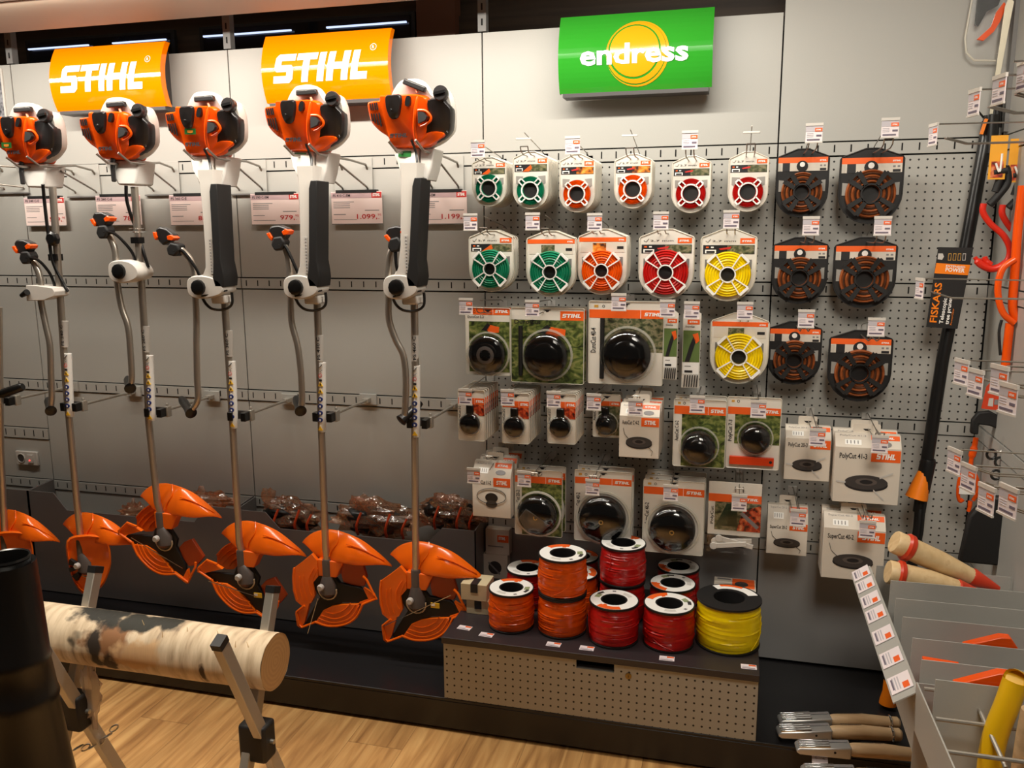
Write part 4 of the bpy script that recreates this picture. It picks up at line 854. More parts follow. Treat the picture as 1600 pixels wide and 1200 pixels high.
def blister(x, y, z, w, h, lab, spec, group=None, cat='mowing head pack'):
    root = thing('mowing_head_pack', lab, cat, (x, y, z), group); O = TR(x, y, z); hw = w/2
    m = MB(); m.prism(rrect(w, h), -.001, .001, card, O)
    y0 = -.0016; bt, bb = spec.get('band', (.10, .20))
    m.box((-hw, y0, -h*bb), (hw, -.0008, -h*bt), orangem, O); kw = spec.get('logo_w', .26)*w
    if spec.get('bandpart'): m.box((-hw, y0-.0002, -h*bb), (hw-kw*1.25, -.0008, -h*bt), card, O)
    m.logo((bb-bt)*h*.42, kw, whitep, O @ TR(hw-kw-.04*w, y0-.0008, -h*(bt+bb)/2-(bb-bt)*h*.2) @ FACE)
    if not spec.get('bandpart') : m.box((hw-kw-.09*w, y0-.0006, -h*bb), (hw-kw-.085*w, y0, -h*bt), whitep, O)
    px0, px1, pz0, pz1 = spec.get('photo', (-.7, 1, .22, .95))
    m.box((px0*hw, y0, -h*pz1), (px1*hw, -.0008, -h*pz0), spec.get('pm', grass), O)
    if spec.get('title'):
        if spec.get('vert', True): m.text(spec['title'], .07*w if w > .12 else .1*w, blk, O @ TR(-hw*.8, y0-.0008, -h*.62) @ FACE @ RZ(math.pi/2), bold=.015, fit=h*.3)
        else: m.text(spec['title'], .055*w, blk, O @ TR(-hw*.9, y0-.0008, -h*bb-.05*h) @ FACE, bold=.015, fit=w*.36)
    m.box((-hw*.85, y0, -h*.075), (-hw*.74, -.0008, -h*.045), M('tri_print', (200, 150, 60), .5), O); m.ring([(.0045, 0), (.003, 0), (.003, .0006), (.0045, .0006)], blk, O @ TR(-hw*.6, -.001, -h*.06) @ FACE, 12)
    if spec.get('tool'): m.prism([(-hw*.3, -h*.33), (hw*.0, -h*.22), (hw*.1, -h*.26), (-hw*.02, -h*.34)], y0-.0008, y0, blk, O); m.prism([(-hw*.05, -h*.33), (hw*.1, -h*.25), (hw*.5, -h*.28), (hw*.48, -h*.36), (hw*.1, -h*.37)], y0-.0008, y0, orangem, O)
    m.prism([(-.014, -.006), (.014, -.006), (.006, -.010), (.004, -.014), (-.004, -.014), (-.006, -.010)], y0-.0006, y0, blk, O)
    m.build('printed_card', root)
    cx, cz, r, d = spec['disc']; cx *= hw; cz *= -h; r *= w
    C = O @ TR(cx, -.003, cz) @ FACE
    m = MB(); head_disc(m, C, r, d, M('black_gloss', (12, 11, 11), .14), spec.get('step', True))
    if spec.get('bolt'): m.ring([(.008, d), (.005, d), (.005, d+.002), (.008, d+.002)], M('brass', (180, 150, 90), .3, .8), C, 16)
    if spec.get('silver'): m.lathe([(r*.5, d*.7), (r*.5, d*1.05), (r*.44, d*1.1)], mgrey, C, 24); [m.lathe([(.003, d*1.05), (.003, d*1.12)], blk, C @ TR(r*.28*math.cos(a), r*.28*math.sin(a), 0), 8) for a in (.8, 2.4, 3.9, 5.5, 0)]
    if spec.get('eye'): m.prism([(.1*r, .0), (.75*r, .35*r), (.8*r, .9*r), (.3*r, 1.0*r), (-.2*r, .5*r)], 0, 0, dgrey) if False else None
    if spec.get('plate'):
        m.loft([[(-r*.9, -r*.1, d*.9), (-r*.5, r*.45, d*.95), (r*.1, r*.1, d*1.04), (r*.75, -r*.35, d*.95), (r*.3, -r*.8, d*.8), (-r*.5, -r*.75, d*.8)], [(-r*.85, -r*.1, d*1.02), (-r*.5, r*.4, d*1.05), (r*.1, r*.1, d*1.1), (r*.7, -r*.35, d*1.05), (r*.3, -r*.75, d*.95), (-r*.45, -r*.7, d*.95)]], dgrey, C)
    m.build('mowing_head', root, ang=30)
    m = MB(); R = r*1.08
    if spec.get('dome', True): m.lathe([(R*1.05, 0), (R*1.03, d*.6), (R*.95, d*.9), (R*.7, d*1.12), (R*.35, d*1.2), (.001, d*1.22)], clear2, C, 36, cap=False)
    m.ring([(R*1.03, 0), (R*1.12, 0), (R*1.12, .004), (R*1.03, .005)], rim if spec.get('bolt') else M('blister_rim_clear', (225, 220, 205), .15, alpha=.3), C, 36)
    m.tube([O @ Vector((a, -.003, b)) for a, b in rrect(w*.99, h*.995)+[rrect(w*.99, h*.995)[0]]], .0014, rim, 5); m.build('blister', root, ang=60)
    if spec.get('bar'):
        m = MB(); bx, z0, z1 = spec['bar']; m.tube([O @ Vector((bx*hw, -.007, -h*z0)), O @ Vector((bx*hw, -.008, -h*z1))], w*.03, blackm, 8); m.build('cutting_line_rods', root)
    if spec.get('orangebar'):
        m = MB(); m.box((-hw*.85, -.016, -h*.93), (hw*.8, -.003, -h*.82), M('orange_tool', (214, 64, 24), .3), O); m.lathe([(.005, 0), (.005, .001)], blk, O @ TR(hw*.68, -.016, -h*.875) @ FACE, 10); m.build('plastic_blades', root, bev=.004)
    if spec.get('neck'):
        m = MB(); m.box((-hw*.35, -.016, -h*.48), (hw*.2, -.003, -h*.28), black, O); m.build('line_knob', root, bev=.005)
    return root
def carton(x, y, z, w, hs, hf, dep, lab, title, kind, group=None):
    # z: top of slanted panel's back edge; slanted top panel then vertical front
    root = thing('product_box', lab, 'box', (x, y, z-hs-hf), group); O = TR(x, y, z); hw = w/2
    yb = dep  # back of the box relative to the front face at 0
    ys = dep*.62
    m = MB(); P = [(0, -hs), (0, -hs-hf), (yb, -hs-hf), (yb, 0), (ys, 0)]
    vs = [(-hw, a, b) for a, b in P]+[(hw, a, b) for a, b in P]; n = 5
    m.add(vs, [tuple(range(n)), tuple(range(n, 2*n))[::-1]]+[(i, (i+1) % n, n+(i+1) % n, n+i) for i in range(n)], boxw, O); m.build('carton', root, bev=.0012)
    m = MB(); tb = rrect(w*.42, .03, .006); m.prism([(a, b+.028) for a, b in tb], yb-.0015, yb, boxw, O); m.prism([(-.012, .012), (.012, .012), (.005, .006), (-.005, .006)], yb-.0019, yb-.0014, blk, O); m.build('hang_tab', root)
    # prints
    m = MB(); y0 = -.0006
    m.box((hw*.1, y0, -hs-.24*hf), (hw*.98, 0, -hs-.03*hf), orangem, O); m.logo(.1*hf, w*.3, whitep, O @ TR(hw*.25, y0-.0008, -hs-.19*hf) @ FACE)
    m.text(title, .095*hf, blk, O @ TR(-hw*.86, y0, -hs-.2*hf) @ FACE, bold=.02, fit=w*.42)
    C = O @ TR(0, y0, -hs-.62*hf) @ FACE
    def ell(a, b, h0, h1, mat, dy=0.):
        nn = 30; q0 = [(a*math.cos(2*math.pi*i/nn), dy+b*math.sin(2*math.pi*i/nn), h0) for i in range(nn)]; q1 = [(p[0], p[1], h1) for p in q0]
        m.loft([q0, q1], mat, C)
    a = w*.33; b = hf*.13
    if kind != 'wire': ell(a, b, 0, .0003, blk, -.035*hf); ell(a*.99, b, 0, .0006, dgrey, .0); ell(a*.5, b*.5, 0, .0009, mgrey, .01*hf); ell(a*.3, b*.3, 0, .0012, blk, .01*hf)
    if kind == 'blades':
        for p, q in (((-a*1.4, b*.1), (-a*.95, -b*.1)), ((a*1.2, b*1.6), (a*.6, b*.7)), ((a*.35, -b*.9), (a*.85, -b*2.3))):
            m.add([(p[0], p[1], .001), (p[0], p[1]-.006, .001), (q[0], q[1]-.003, .001), (q[0], q[1]+.003, .001)], [(0, 1, 2, 3)], lgrey, C)
    if kind == 'line': m.tube([C @ Vector(p) for p in ((-a*1.2, b*2.5, .001), (-a*1.1, b*1.4, .001), (-a*.8, b*.6, .001))], .0008, blk, 4); m.tube([C @ Vector(p) for p in ((a*.7, -b*.8, .001), (a*1.05, -b*1.6, .001), (a*.95, -b*2.4, .001))], .0008, blk, 4)
    if kind == 'wire':
        m.tube([C @ Vector((w*.38*math.cos(q), hf*.14+hf*.19*math.sin(q), .001)) for q in [2*math.pi*i/24 for i in range(25)]], .001, blk, 4); ell(a*.45, b*.7, 0, .0006, dgrey, -.06*hf); ell(a*.5, b*.9, 0, .0005, blk, .1*hf)
    # slanted panel print
    ang = math.atan2(ys, hs); sl = math.hypot(ys, hs); D = O @ TR(0, 0, -hs) @ RX(-ang) ; y1 = -.0006
    m.box((hw*.1, y1, sl*.58), (hw*.96, 0, sl*.92), orangem, D); m.logo(sl*.14, w*.3, whitep, D @ TR(hw*.22, y1-.0008, sl*.66) @ FACE)
    m.text(title, sl*.12, greyp, D @ TR(-hw*.85, y1, sl*.78) @ FACE, fit=w*.4)
    m.box((-hw*.7, y1, sl*.18), (-hw*.2, 0, sl*.55), whitep, D)
    for i in range(4): m.box((-hw*.65+i*hw*.11, y1-.0004, sl*.25), (-hw*.62+i*hw*.11, y1, sl*.48), greyp, D)
    m.lathe([(w*.13, 0), (w*.13, .0006)], greyp, D @ TR(hw*.45, y1, sl*.28) @ Matrix.Diagonal((1, 1, .5, 1)) @ FACE, 20)
    m.build('print', root)
    return root
def place(bbox, tagpx, Yf=None, ye=-.30):
    x0, y0, x1, y1 = bbox; cx = (x0+x1)/2; xh = at(tagpx[0], tagpx[1], Y=ye).x
    if Yf is None:
        Yf = at(cx, y0+8, X=xh).y if abs(xh-CAM.x) > .25 else -.2
        Yf = min(-.03, max(-.275, Yf))
    q = at(cx, y0, Y=Yf); z0 = at(cx, y1, Y=Yf).z
    wd = at(x1, y0, Y=Yf).x-at(x0, y0, Y=Yf).x
    return q.x, Yf, q.z, wd, q.z-z0
WN = ['leftmost', 'second', 'third', 'fourth', 'fifth', 'sixth']
# (kind, colour/spec, bbox, tag px, count, spacing, description, plain tag, front depth)
GOODS = [
 ('ls', 'green', (738, 246, 791, 322), (747, 233), 8, .019, 'small green trimmer line pack', 'the leftmost hook of the top row', 0, -.19),
 ('ls', 'green', (802, 237, 857, 326), (818, 217), 9, .019, 'small green trimmer line pack', 'the second hook of the top row', 1, -.20),
 ('ls', 'orange', (875, 241, 930, 331), (895, 227), 8, .019, 'small orange trimmer line pack', 'the left hook of the two orange stacks', 0, -.19),
 ('ls', 'orange', (961, 241, 1019, 325), (984, 212), 5, .022, 'small orange trimmer line pack', 'the right hook of the two orange stacks', 1, -.17),
 ('ls', 'red', (1051, 244, 1111.5, 332), (1078, 219), 4, .022, 'small red trimmer line pack', 'the left red hook in the top row', 0, -.12),
 ('ls', 'red', (1140, 237, 1202, 330), (1174.5, 207), 3, .022, 'small red trimmer line pack', 'the right red hook in the top row', 1, -.12),
 ('ld', 'copper', (1215, 233, 1296.5, 339), (1272, 208), 1, .03, 'black dispenser pack of copper coloured line', 'the top row, left column', 0, -.09),
 ('ld', 'copper', (1314, 232, 1414, 349), (1390.7, 200), 1, .03, 'large black dispenser pack of copper coloured line', 'the top row, right column', 0, -.09),
 ('lb', 'green', (733, 360, 802, 455), (735.4, 347), 3, .030, 'green trimmer line pack', 'the leftmost hook of the second row', 0, -.20),
 ('lo', 'green', (823, 361, 899.5, 463), (832.4, 346), 2, .03, 'large green trimmer line pack with orange header', 'the second row', 0, -.20),
 ('lo', 'orange', (904, 358, 980, 460), (929.4, 347), 4, .03, 'orange trimmer line pack with orange header', 'the second row', 0, -.18),
 ('lb', 'red', (999.5, 358, 1085, 466.5), (1032.8, 345), 2, .03, 'large red trimmer line pack', 'the second row', 0, -.16),
 ('lb', 'yellow', (1096, 358, 1183.6, 470), (1142.7, 343), 2, .03, 'yellow trimmer line pack with photo header', 'the second row', 0, -.14),
 ('ld', 'copper', (1208.7, 371, 1295, 474), (1267, 353), 1, .03, 'black dispenser pack of copper coloured line', 'the middle row, left column', 0, -.09),
 ('ld', 'copper', (1304.6, 371, 1403, 481), (1379, 353), 1, .03, 'large black dispenser pack of copper coloured line', 'the middle row, right column', 0, -.09),
 ('b', 'duro_s', (727, 481, 797.5, 586), (728.4, 478.7), 2, .04, 'grass-printed head pack with silver hub', 'the left end of the third row', 0, -.20),
 ('b', 'duro_m', (797.5, 481, 913, 599), (832, 482), 2, .05, 'wide grass-printed head pack with dark line rods', 'the third row', 0, -.19),
 ('b', 'duro_l', (919.4, 471, 1038, 601), (967, 472), 1, .05, 'widest mowing head pack under a clear dome', 'the third row', 0, -.19),
 ('n', 's', (1038, 486, 1060, 593), (1043, 482), 2, .02, 'narrow strip pack of cutting line rods', 'the hook beside the widest head pack', 0, -.20),
 ('n', 'l', (1068, 486, 1096, 606), (1081, 485), 2, .02, 'longer narrow strip pack of line rods', 'the hook left of the yellow pack', 0, -.18),
 ('lo', 'yellow', (1111.6, 489, 1202.6, 599), (1164, 486), 1, .03, 'yellow trimmer line pack with orange header', 'the third row', 0, -.12),
 ('ld', 'copper', (1202, 502, 1285, 600), (1259.6, 498), 1, .03, 'black dispenser pack of copper coloured line', 'the bottom row, left column', 0, -.09),
 ('ld', 'copper', (1296.7, 516, 1396, 626.5), (1369, 511), 1, .03, 'large black dispenser pack of copper coloured line', 'the bottom row, right column', 0, -.09),
 ('b', 'auto_s', (715.4, 609, 757.7, 688.5), (727.6, 620), 8, .024, 'small mowing head blister', 'the leftmost hook of the fourth row', 0, -.26),
 ('b', 'auto_s', (784.5, 614, 827.5, 693), (793.4, 621), 8, .024, 'small mowing head blister', 'the second hook of the fourth row', 0, -.26),
 ('b', 'auto_s', (856, 615, 900.7, 693.4), (865.4, 624), 7, .024, 'small mowing head blister', 'the third hook of the fourth row', 0, -.26),
 ('b', 'auto_c', (927, 616, 970, 683), (928, 628), 2, .05, 'single dark mowing head blister', 'the hook left of the protruding white carton', 0, -.15),
 ('c', ('line', 'AutoCut C 4-2', 22), (968, 634, 1031, 715.5), (993, 636), 3, .062, 'white carton reading AutoCut C 4-2', 'the fourth row', 0, -.28),
 ('b', 'auto_m', (1053, 624.5, 1136, 730), (1089.6, 631.5), 2, .075, 'mowing head pack with tall printed card of dry grass', 'the fourth row', 0, -.20),
 ('b', 'poly', (1137, 621, 1222, 733), (1185, 639), 1, .05, 'mowing head pack with orange plastic blades below', 'the fourth row', 0, -.18),
 ('c', ('blades', 'PolyCut 20-3', 22), (1228, 669, 1300, 751), (1277, 683), 1, .06, 'small carton reading PolyCut 20-3', 'the right columns', 0, -.16),
 ('c', ('blades', 'PolyCut 41-3', 24), (1306, 682, 1410.5, 787), (1374.6, 694), 2, .06, 'large carton reading PolyCut 41-3', 'the right columns', 0, -.20),
 ('c', ('wire', 'AutoCut 11-2', 26), (737.4, 725, 797.5, 808), (740.6, 743), 3, .07, 'carton printed with a looped cutting wire', 'the bottom row', 0, -.27),
 ('b', 'auto_25', (804, 734.4, 879, 837), (819.4, 748), 2, .06, 'mowing head pack with a grey triangular plate', 'the bottom row', 0, -.23),
 ('b', 'auto_40', (897.5, 736, 988, 847), (925.9, 761), 2, .06, 'mowing head pack with a dark dome', 'the bottom row above the red spools', 0, -.20),
 ('b', 'auto_46', (1005, 751, 1102, 865), (1048, 770), 3, .06, 'largest mowing head pack reading AutoCut 46', 'the bottom row', 0, -.20),
 ('g', None, (1108, 754, 1191, 864), (1155, 785), 1, .05, 'clear bag of white plastic knives with orange header', 'the bottom row', 0, -.20),
 ('c', ('line', 'SuperCut 20-2', 30), (1200, 794, 1264, 867), (1247, 808.7), 1, .06, 'small carton reading SuperCut 20-2', 'the hook low down right of the bag of knives', 0, -.14),
 ('c', ('line', 'SuperCut 40-2', 26), (1288, 808, 1386, 906.5), (1355, 827), 2, .06, 'large carton reading SuperCut 40-2', 'the lowest right hook', 0, -.22),
]
SPEC = {
 'duro_s': dict(band=(0, .10), title='DuroCut 5-2', vert=False, photo=(-.85, .95, .2, .95), disc=(.0, .68, .24+.16, .035), silver=1, tool=1, logo_w=.3),
 'duro_m': dict(band=(.04, .16), bandpart=1, title='DuroCut', vert=False, photo=(-1, 1, .16, 1), disc=(.0, .62, .29, .045), tool=1, bar=(-.72, .24, .9)),
 'duro_l': dict(band=(.10, .20), title='DuroCut 40-4', photo=(-.6, 1, .2, .6), pm=photo, disc=(.06, .63, .315, .05), bar=(-.62, .2, .93), logo_w=.22),
 'auto_s': dict(band=(.16, .28), title='AutoCut 2-2', photo=(-.2, 1, .28, .5), pm=photor, disc=(-.1, .66, .36, .019), neck=1, logo_w=.3, step=True),
 'auto_c': dict(band=(.16, .27), title='AutoCut', photo=(-.6, 1, .27, .95), pm=photo, disc=(.0, .68, .36, .034), neck=1, logo_w=.3),
 'auto_m': dict(band=(.10, .22), title='AutoCut C 6-2', photo=(-.68, 1, .22, 1), disc=(.0, .68, .32, .06)),
 'poly': dict(band=(.14, .24), title='PolyCut 7-3', photo=(-.7, 1, .24, .65), disc=(.08, .56, .28, .045), orangebar=1, step=False),
 'auto_25': dict(band=(.1, .2), title='AutoCut 25-2', photo=(-.7, 1, .2, 1), disc=(.0, .66, .40, .045), plate=1, bolt=1, step=False),
 'auto_40': dict(band=(.1, .19), title='AutoCut 40-2', photo=(-.7, 1, .19, .95), pm=card, disc=(.02, .65, .40, .05), bolt=1, step=False),
 'auto_46': dict(band=(.10, .20), title='AutoCut 46-2', photo=(-.7, 1, .2, .95), pm=card, disc=(.0, .64, .37, .05), bolt=1, step=False)}
def narrow(x, y, z, w, h, lab, group):
    root = thing('line_rod_pack', lab, 'cutting line pack', (x, y, z), group); O = TR(x, y, z); hw = w/2
    m = MB(); m.prism([(-hw*.5, 0), (hw*.5, 0), (hw, -h*.04), (hw, -h), (-hw, -h), (-hw, -h*.04)], -.001, .001, card, O); y0 = -.0016
    m.box((-hw*.5, y0, -h*.17), (hw*.85, -.001, -h*.11), orangem, O); m.logo(h*.022, w*.5, whitep, O @ TR(-hw*.3, y0-.0006, -h*.15) @ FACE); m.text('DuroCut', h*.022, blk, O @ TR(-hw*.7, y0, -h*.21) @ FACE, bold=.02, fit=w*.5)
    m.box((-hw*.95, y0, -h*.66), (hw*.95, -.001, -h*.25), M('leaf_print', (96, 118, 62), .5), O); m.prism([(-hw*.7, -h*.66), (-hw*.2, -h*.66), (hw*.5, -h*.38), (hw*.2, -h*.33), (-hw*.2, -h*.45)], y0-.0008, y0, blk, O); m.prism([(hw*.1, -h*.3), (hw*.7, -h*.28), (hw*.9, -h*.38), (hw*.5, -h*.42)], y0-.0008, y0, orangem, O)
    m.box((-hw*.9, y0, -h*.82), (hw*.9, -.001, -h*.67), whitep, O); m.box((-hw*.7, y0-.0006, -h*.80), (hw*.2, y0, -h*.77), blk, O); m.box((-hw*.7, y0-.0006, -h*.72), (hw*.0, y0, -h*.71), greyp, O); m.build('printed_card', root)
    m = MB(); [m.bar(O @ Vector((-hw*.7+i*hw*.28, -.004, -h*.985)), O @ Vector((-hw*.6+i*hw*.28, -.004, -h*.83)), .003, .004, dgrey) for i in range(6)]; m.build('cutting_line_rods', root)
    m = MB(); m.box((-hw, -.012, -h), (hw, -.001, -h*.1), clear, O); m.build('blister', root)
    return root
def knife_bag(x, y, z, w, h, lab, group):
    root = thing('knife_bag', lab, 'bag of parts', (x, y, z), group); O = TR(x, y, z); hw = w/2
    m = MB(); y0 = -.0016; m.prism([(-hw, 0), (hw, 0), (hw, -h*.75), (-hw, -h*.75)], -.001, .001, card, O)
    m.box((-hw, y0, -h*.28), (hw, -.001, -h*.17), orangem, O); m.logo(h*.035, w*.3, whitep, O @ TR(hw*.3, y0-.0006, -h*.245) @ FACE)
    m.box((-hw*.75, y0, -h*.68), (hw, -.001, -h*.28), photo, O); m.prism([(hw*.1, -h*.68), (hw*.3, -h*.4), (hw, -h*.3), (hw, -h*.68)], y0-.0008, y0, photor, O); m.prism([(-hw*.7, -h*.62), (-hw*.3, -h*.3), (hw*.1, -h*.3), (hw*.1, -h*.62)], y0-.0008, y0, M('dark_green_print', (30, 52, 30), .5), O); m.bar(O @ Vector((hw*.25, y0-.0012, -h*.42)), O @ Vector((hw*.9, y0-.0012, -h*.62)), .012, .001, greyp, up=(0, -1, 0))
    m.text('PolyCut', w*.06, blk, O @ TR(-hw*.8, y0-.0008, -h*.6) @ FACE @ RZ(math.pi/2), bold=.01, fit=h*.25); m.build('printed_card', root)
    m = MB(); q = O
    for i, (a, b, c, d) in enumerate(((-.7, .84, .7, .80), (-.55, .79, .75, .88), (-.75, .90, .5, .84))):
        m.bar(q @ Vector((a*hw, -.008-.003*i, -b*h)), q @ Vector((c*hw, -.008-.003*i, -d*h)), .016, .006, white, up=(0, -1, 0)); m.lathe([(.012, 0), (.012, .006)], white, q @ TR(a*hw, -.006-.003*i, -b*h) @ FACE, 14)
    m.build('plastic_knives', root, bev=.001)
    m = MB(); N = 10
    vs = []
    for j in range(N+1):
        for i in range(N+1):
            u = -1+2*i/N; vv = j/N; vs.append((u*hw*1.02, -.006-.02*math.sin(math.pi*vv)*(1-u*u)-.004*noise.noise((u*4, vv*6, 3)), -h*vv))
    m.add(vs, [(j*(N+1)+i, j*(N+1)+i+1, (j+1)*(N+1)+i+1, (j+1)*(N+1)+i) for j in range(N) for i in range(N)], clear, O); m.build('film', root, ang=80)
    return root
for gi, (kd, sp, bb, tp, cnt, spc, desc, where, plain, Yf) in enumerate(GOODS):
    ye = -.30
    x, yf, z, wd, ht = place(bb, tp, Yf, ye)
    full = desc if cnt > 1 else desc
    dsc = desc+' in '+where if not where.startswith('the left') and not where.startswith('the right') else desc+' at '+where
    uni = sum(g_[6] == desc for g_ in GOODS) == 1
    key = 'the '+desc if uni else (('the '+('large ' if 'large' in desc else '')+'black dispenser in '+where) if kd == 'ld' else where)
    grp = ('stack of '+desc+'s on '+where) if cnt > 1 else ('black line dispensers' if kd == 'ld' else None)
    lab0 = ('front '+desc+' on '+where) if cnt > 1 else (desc+', '+where)
    if kd in ('ls', 'lb', 'lo'): r = line_pack(x, yf, z, wd, ht, sp, kd[1], lab0, group=grp)
    elif kd == 'ld': r = line_pack(x, yf, z, wd, ht, sp, 'd', lab0, group=grp, dark=True)
    elif kd == 'b':
        spx = dict(SPEC[sp]); r = blister(x, yf, z, wd, ht, lab0, spx, grp)
    elif kd == 'n': r = narrow(x, yf, z, wd, ht, lab0, grp)
    elif kd == 'g': r = knife_bag(x, yf, z, wd, ht, lab0, grp)
    elif kd == 'c':
        slh = at(0, bb[1]+sp[2], Y=yf).z; hs = z-at((bb[0]+bb[2])/2, bb[1]+sp[2], Y=yf).z
        r = carton(x, yf, z, wd, hs*.75, ht-hs*.75, .055, lab0, sp[1], sp[0], grp)
    stackup(r, cnt, spc, lambda i: ('rearmost' if i == cnt-1 and cnt > 3 else ORD[i] if i != cnt-1 or cnt < 3 else 'rear')+' '+desc+' on '+where)
    xh = x if abs(at(tp[0], tp[1], Y=ye).x-x) > .03 else at(tp[0], tp[1], Y=ye).x
    hz = z-.014 if kd != 'c' else z+.012
    tz = hook(xh, hz, ye, ('the goods on ' if not uni and kd != 'ld' else '')+key, tp)
    tq = at(tp[0], tp[1], Y=ye); ztop = tq.z+.026
    price_tag(tq.x, ye-.002, ztop if not plain else tq.z, ('price tag '+('on ' if not uni and kd != 'ld' else 'above ')+key) if not plain else where, bool(plain))
# ---------------------------------------------------------------- drawer box with spools
XS0, XS1 = 2.0, 3.0; ZSH = .345
t = thing('drawer_unit', 'low drawer unit with perforated grey front and black top board', 'drawer unit', (2.5, -.27, .12))
m = MB(); m.box((XS0, -.52, .12), (XS0+.02, -.02, ZSH-.02), blackm); m.box((XS1-.02, -.52, .12), (XS1, -.02, ZSH-.02), blackm); m.box((XS0, -.03, .12), (XS1, -.02, ZSH-.02), blackm); m.box((XS0+.02, -.5, .122), (XS1-.02, -.03, .13), blackm); m.build('carcass', t)
m = MB(); m.box((XS0, -.545, ZSH-.022), (XS1, -.004, ZSH), shelfb); m.build('top_board', t, bev=.0015)
m = MB(); zt = ZSH-.027; nx0, nx1 = 2.445, 2.565
Ppl = [(XS0+.002, .122), (XS1-.002, .122), (XS1-.002, zt), (nx1, zt), (nx1, zt-.03), (nx0, zt-.03), (nx0, zt), (XS0+.002, zt)]
m.prism(Ppl, -.53, -.521, pegd, None); m.box((nx0+.001, -.522, zt-.034), (nx1-.001, -.50, zt-.03), greyd); fr = m.build('drawer_front', t)
m = MB(); c = at(982, 1056, Y=-.53); m.lathe([(.010, 0), (.010, .003), (.006, .004)], M('lock_brass', (150, 125, 70), .35, .7), TR(c.x, -.53, c.z) @ FACE, 16); m.box((c.x-.001, -.5345, c.z-.004), (c.x+.001, -.533, c.z+.004), blk); m.build('lock', fr)
# spools
def helix_body(r0, r1, h, z0, mat, seed, bulge=.004):
    m = MB(); prof = []; N = 26; rnd = random.Random(seed)
    for i in range(N):
        f = i/(N-1); zz = z0+h*f; b = r1+bulge*math.sin(math.pi*f)+rnd.uniform(-.0012, .0012)
        prof += [(b-.0016, zz-h/N*.35), (b, zz)]
    return prof
def spool(cx, cy, z, r, h, col, lab, lblcol=orangem, big=False, seed=1, rot=0., strand=None):
    root = thing('line_spool', lab, 'line spool', (cx, cy, z), 'spools of trimmer line on the drawer unit'); O = TR(cx, cy, z)
    ft = .006; rf = r+.0
    m = MB(); m.lathe([(rf*.93, 0), (rf, .001), (rf, ft), (rf*.96, ft+.001), (r*.45, ft+.001)], blackm, O, 40); m.build('lower_flange', root)
    m = MB(); prof = []; N = 15; rnd = random.Random(seed); n = 40; hh = h-2*ft; vs = []
    rings = []
    for i in range(N*2+1):
        f = i/(N*2); zz = ft+hh*f; base = r*.955+(.0035+.002*big)*math.sin(math.pi*min(1, f*1.25))-(.006*max(0, f-.85)/.15); rr = base+(.0013 if i % 2 else -.0012)
        ph = rnd.uniform(0, 6.28); am = rnd.uniform(.0004, .0016); tl = rnd.uniform(.0005, .002)
        rings.append([((rr+am*math.sin(2*(2*math.pi*j/n)+ph))*math.cos(2*math.pi*j/n), (rr+am*math.sin(2*(2*math.pi*j/n)+ph))*math.sin(2*math.pi*j/n), zz+tl*math.sin(2*math.pi*j/n+ph)*(0 < i < N*2)) for j in range(n)])
    m.loft(rings, LN[col], O, cap=(False, False)); 
    m.build('wound_line', root, ang=80)
    m = MB(); ri = r*.5
    m.ring([(ri, h-ft), (rf, h-ft), (rf, h), (ri, h)], blackm, O, 44); m.ring([(ri*.96, h-.05), (ri, h-.05), (ri, h-.001), (ri*.96, h-.001)], blackm, O, 32); m.lathe([(ri, h-.05), (ri, h-.048)], hole, O, 24)
    m.lathe([(ri*.4, h-.048), (ri*.4, h-.03), (ri*.25, h-.03)], black, O, 16)
    m.build('upper_flange', root)
    m = MB(); K = 48
    def seg(a0, a1, r0, r1, dz, mat):
        k = max(2, int((a1-a0)/7)); A = [math.radians(a0+(a1-a0)*i/k+rot) for i in range(k+1)]
        vs = [(r0*math.cos(a), r0*math.sin(a), h+dz) for a in A]+[(r1*math.cos(a), r1*math.sin(a), h+dz) for a in A]
        m.add(vs, [(i, i+1, k+2+i, k+1+i) for i in range(k)], mat, O)
    if big: seg(20, 125, r*.62, r*.93, .0005, whitep); seg(62, 110, r*.80, r*.93, .0009, orangem)
    else:
        seg(0, 360, r*.54, r*.95, .0005, whitep); seg(40, 105, r*.68, r*.94, .0009, lblcol); seg(48, 62, r*.58, r*.68, .0009, lblcol)
        seg(318, 345, r*.6, r*.82, .0009, M('line_photo', (150, 160, 120), .4)); seg(300, 322, r*.72, r*.86, .0012, dgrey); seg(200, 235, r*.62, r*.8, .0009, M('pale_grey', (215, 212, 205), .5)); seg(262, 272, r*.72, r*.84, .0009, greyp)
    m.build('paper_label', root, recalc=False)
    if strand:
        m = MB(); m.tube(smooth_pts([O @ Vector((r*1.0*math.cos(a)*1.02, r*math.sin(a)*1.02, zz)) for a, zz in strand]), .0014, LN[col], 6); m.build('loose_strand', root)
    return root
hS = .133
def pos(px, py, z): q = at(px, py, Z=z); return q.x, q.y
zt1 = ZSH+hS; 
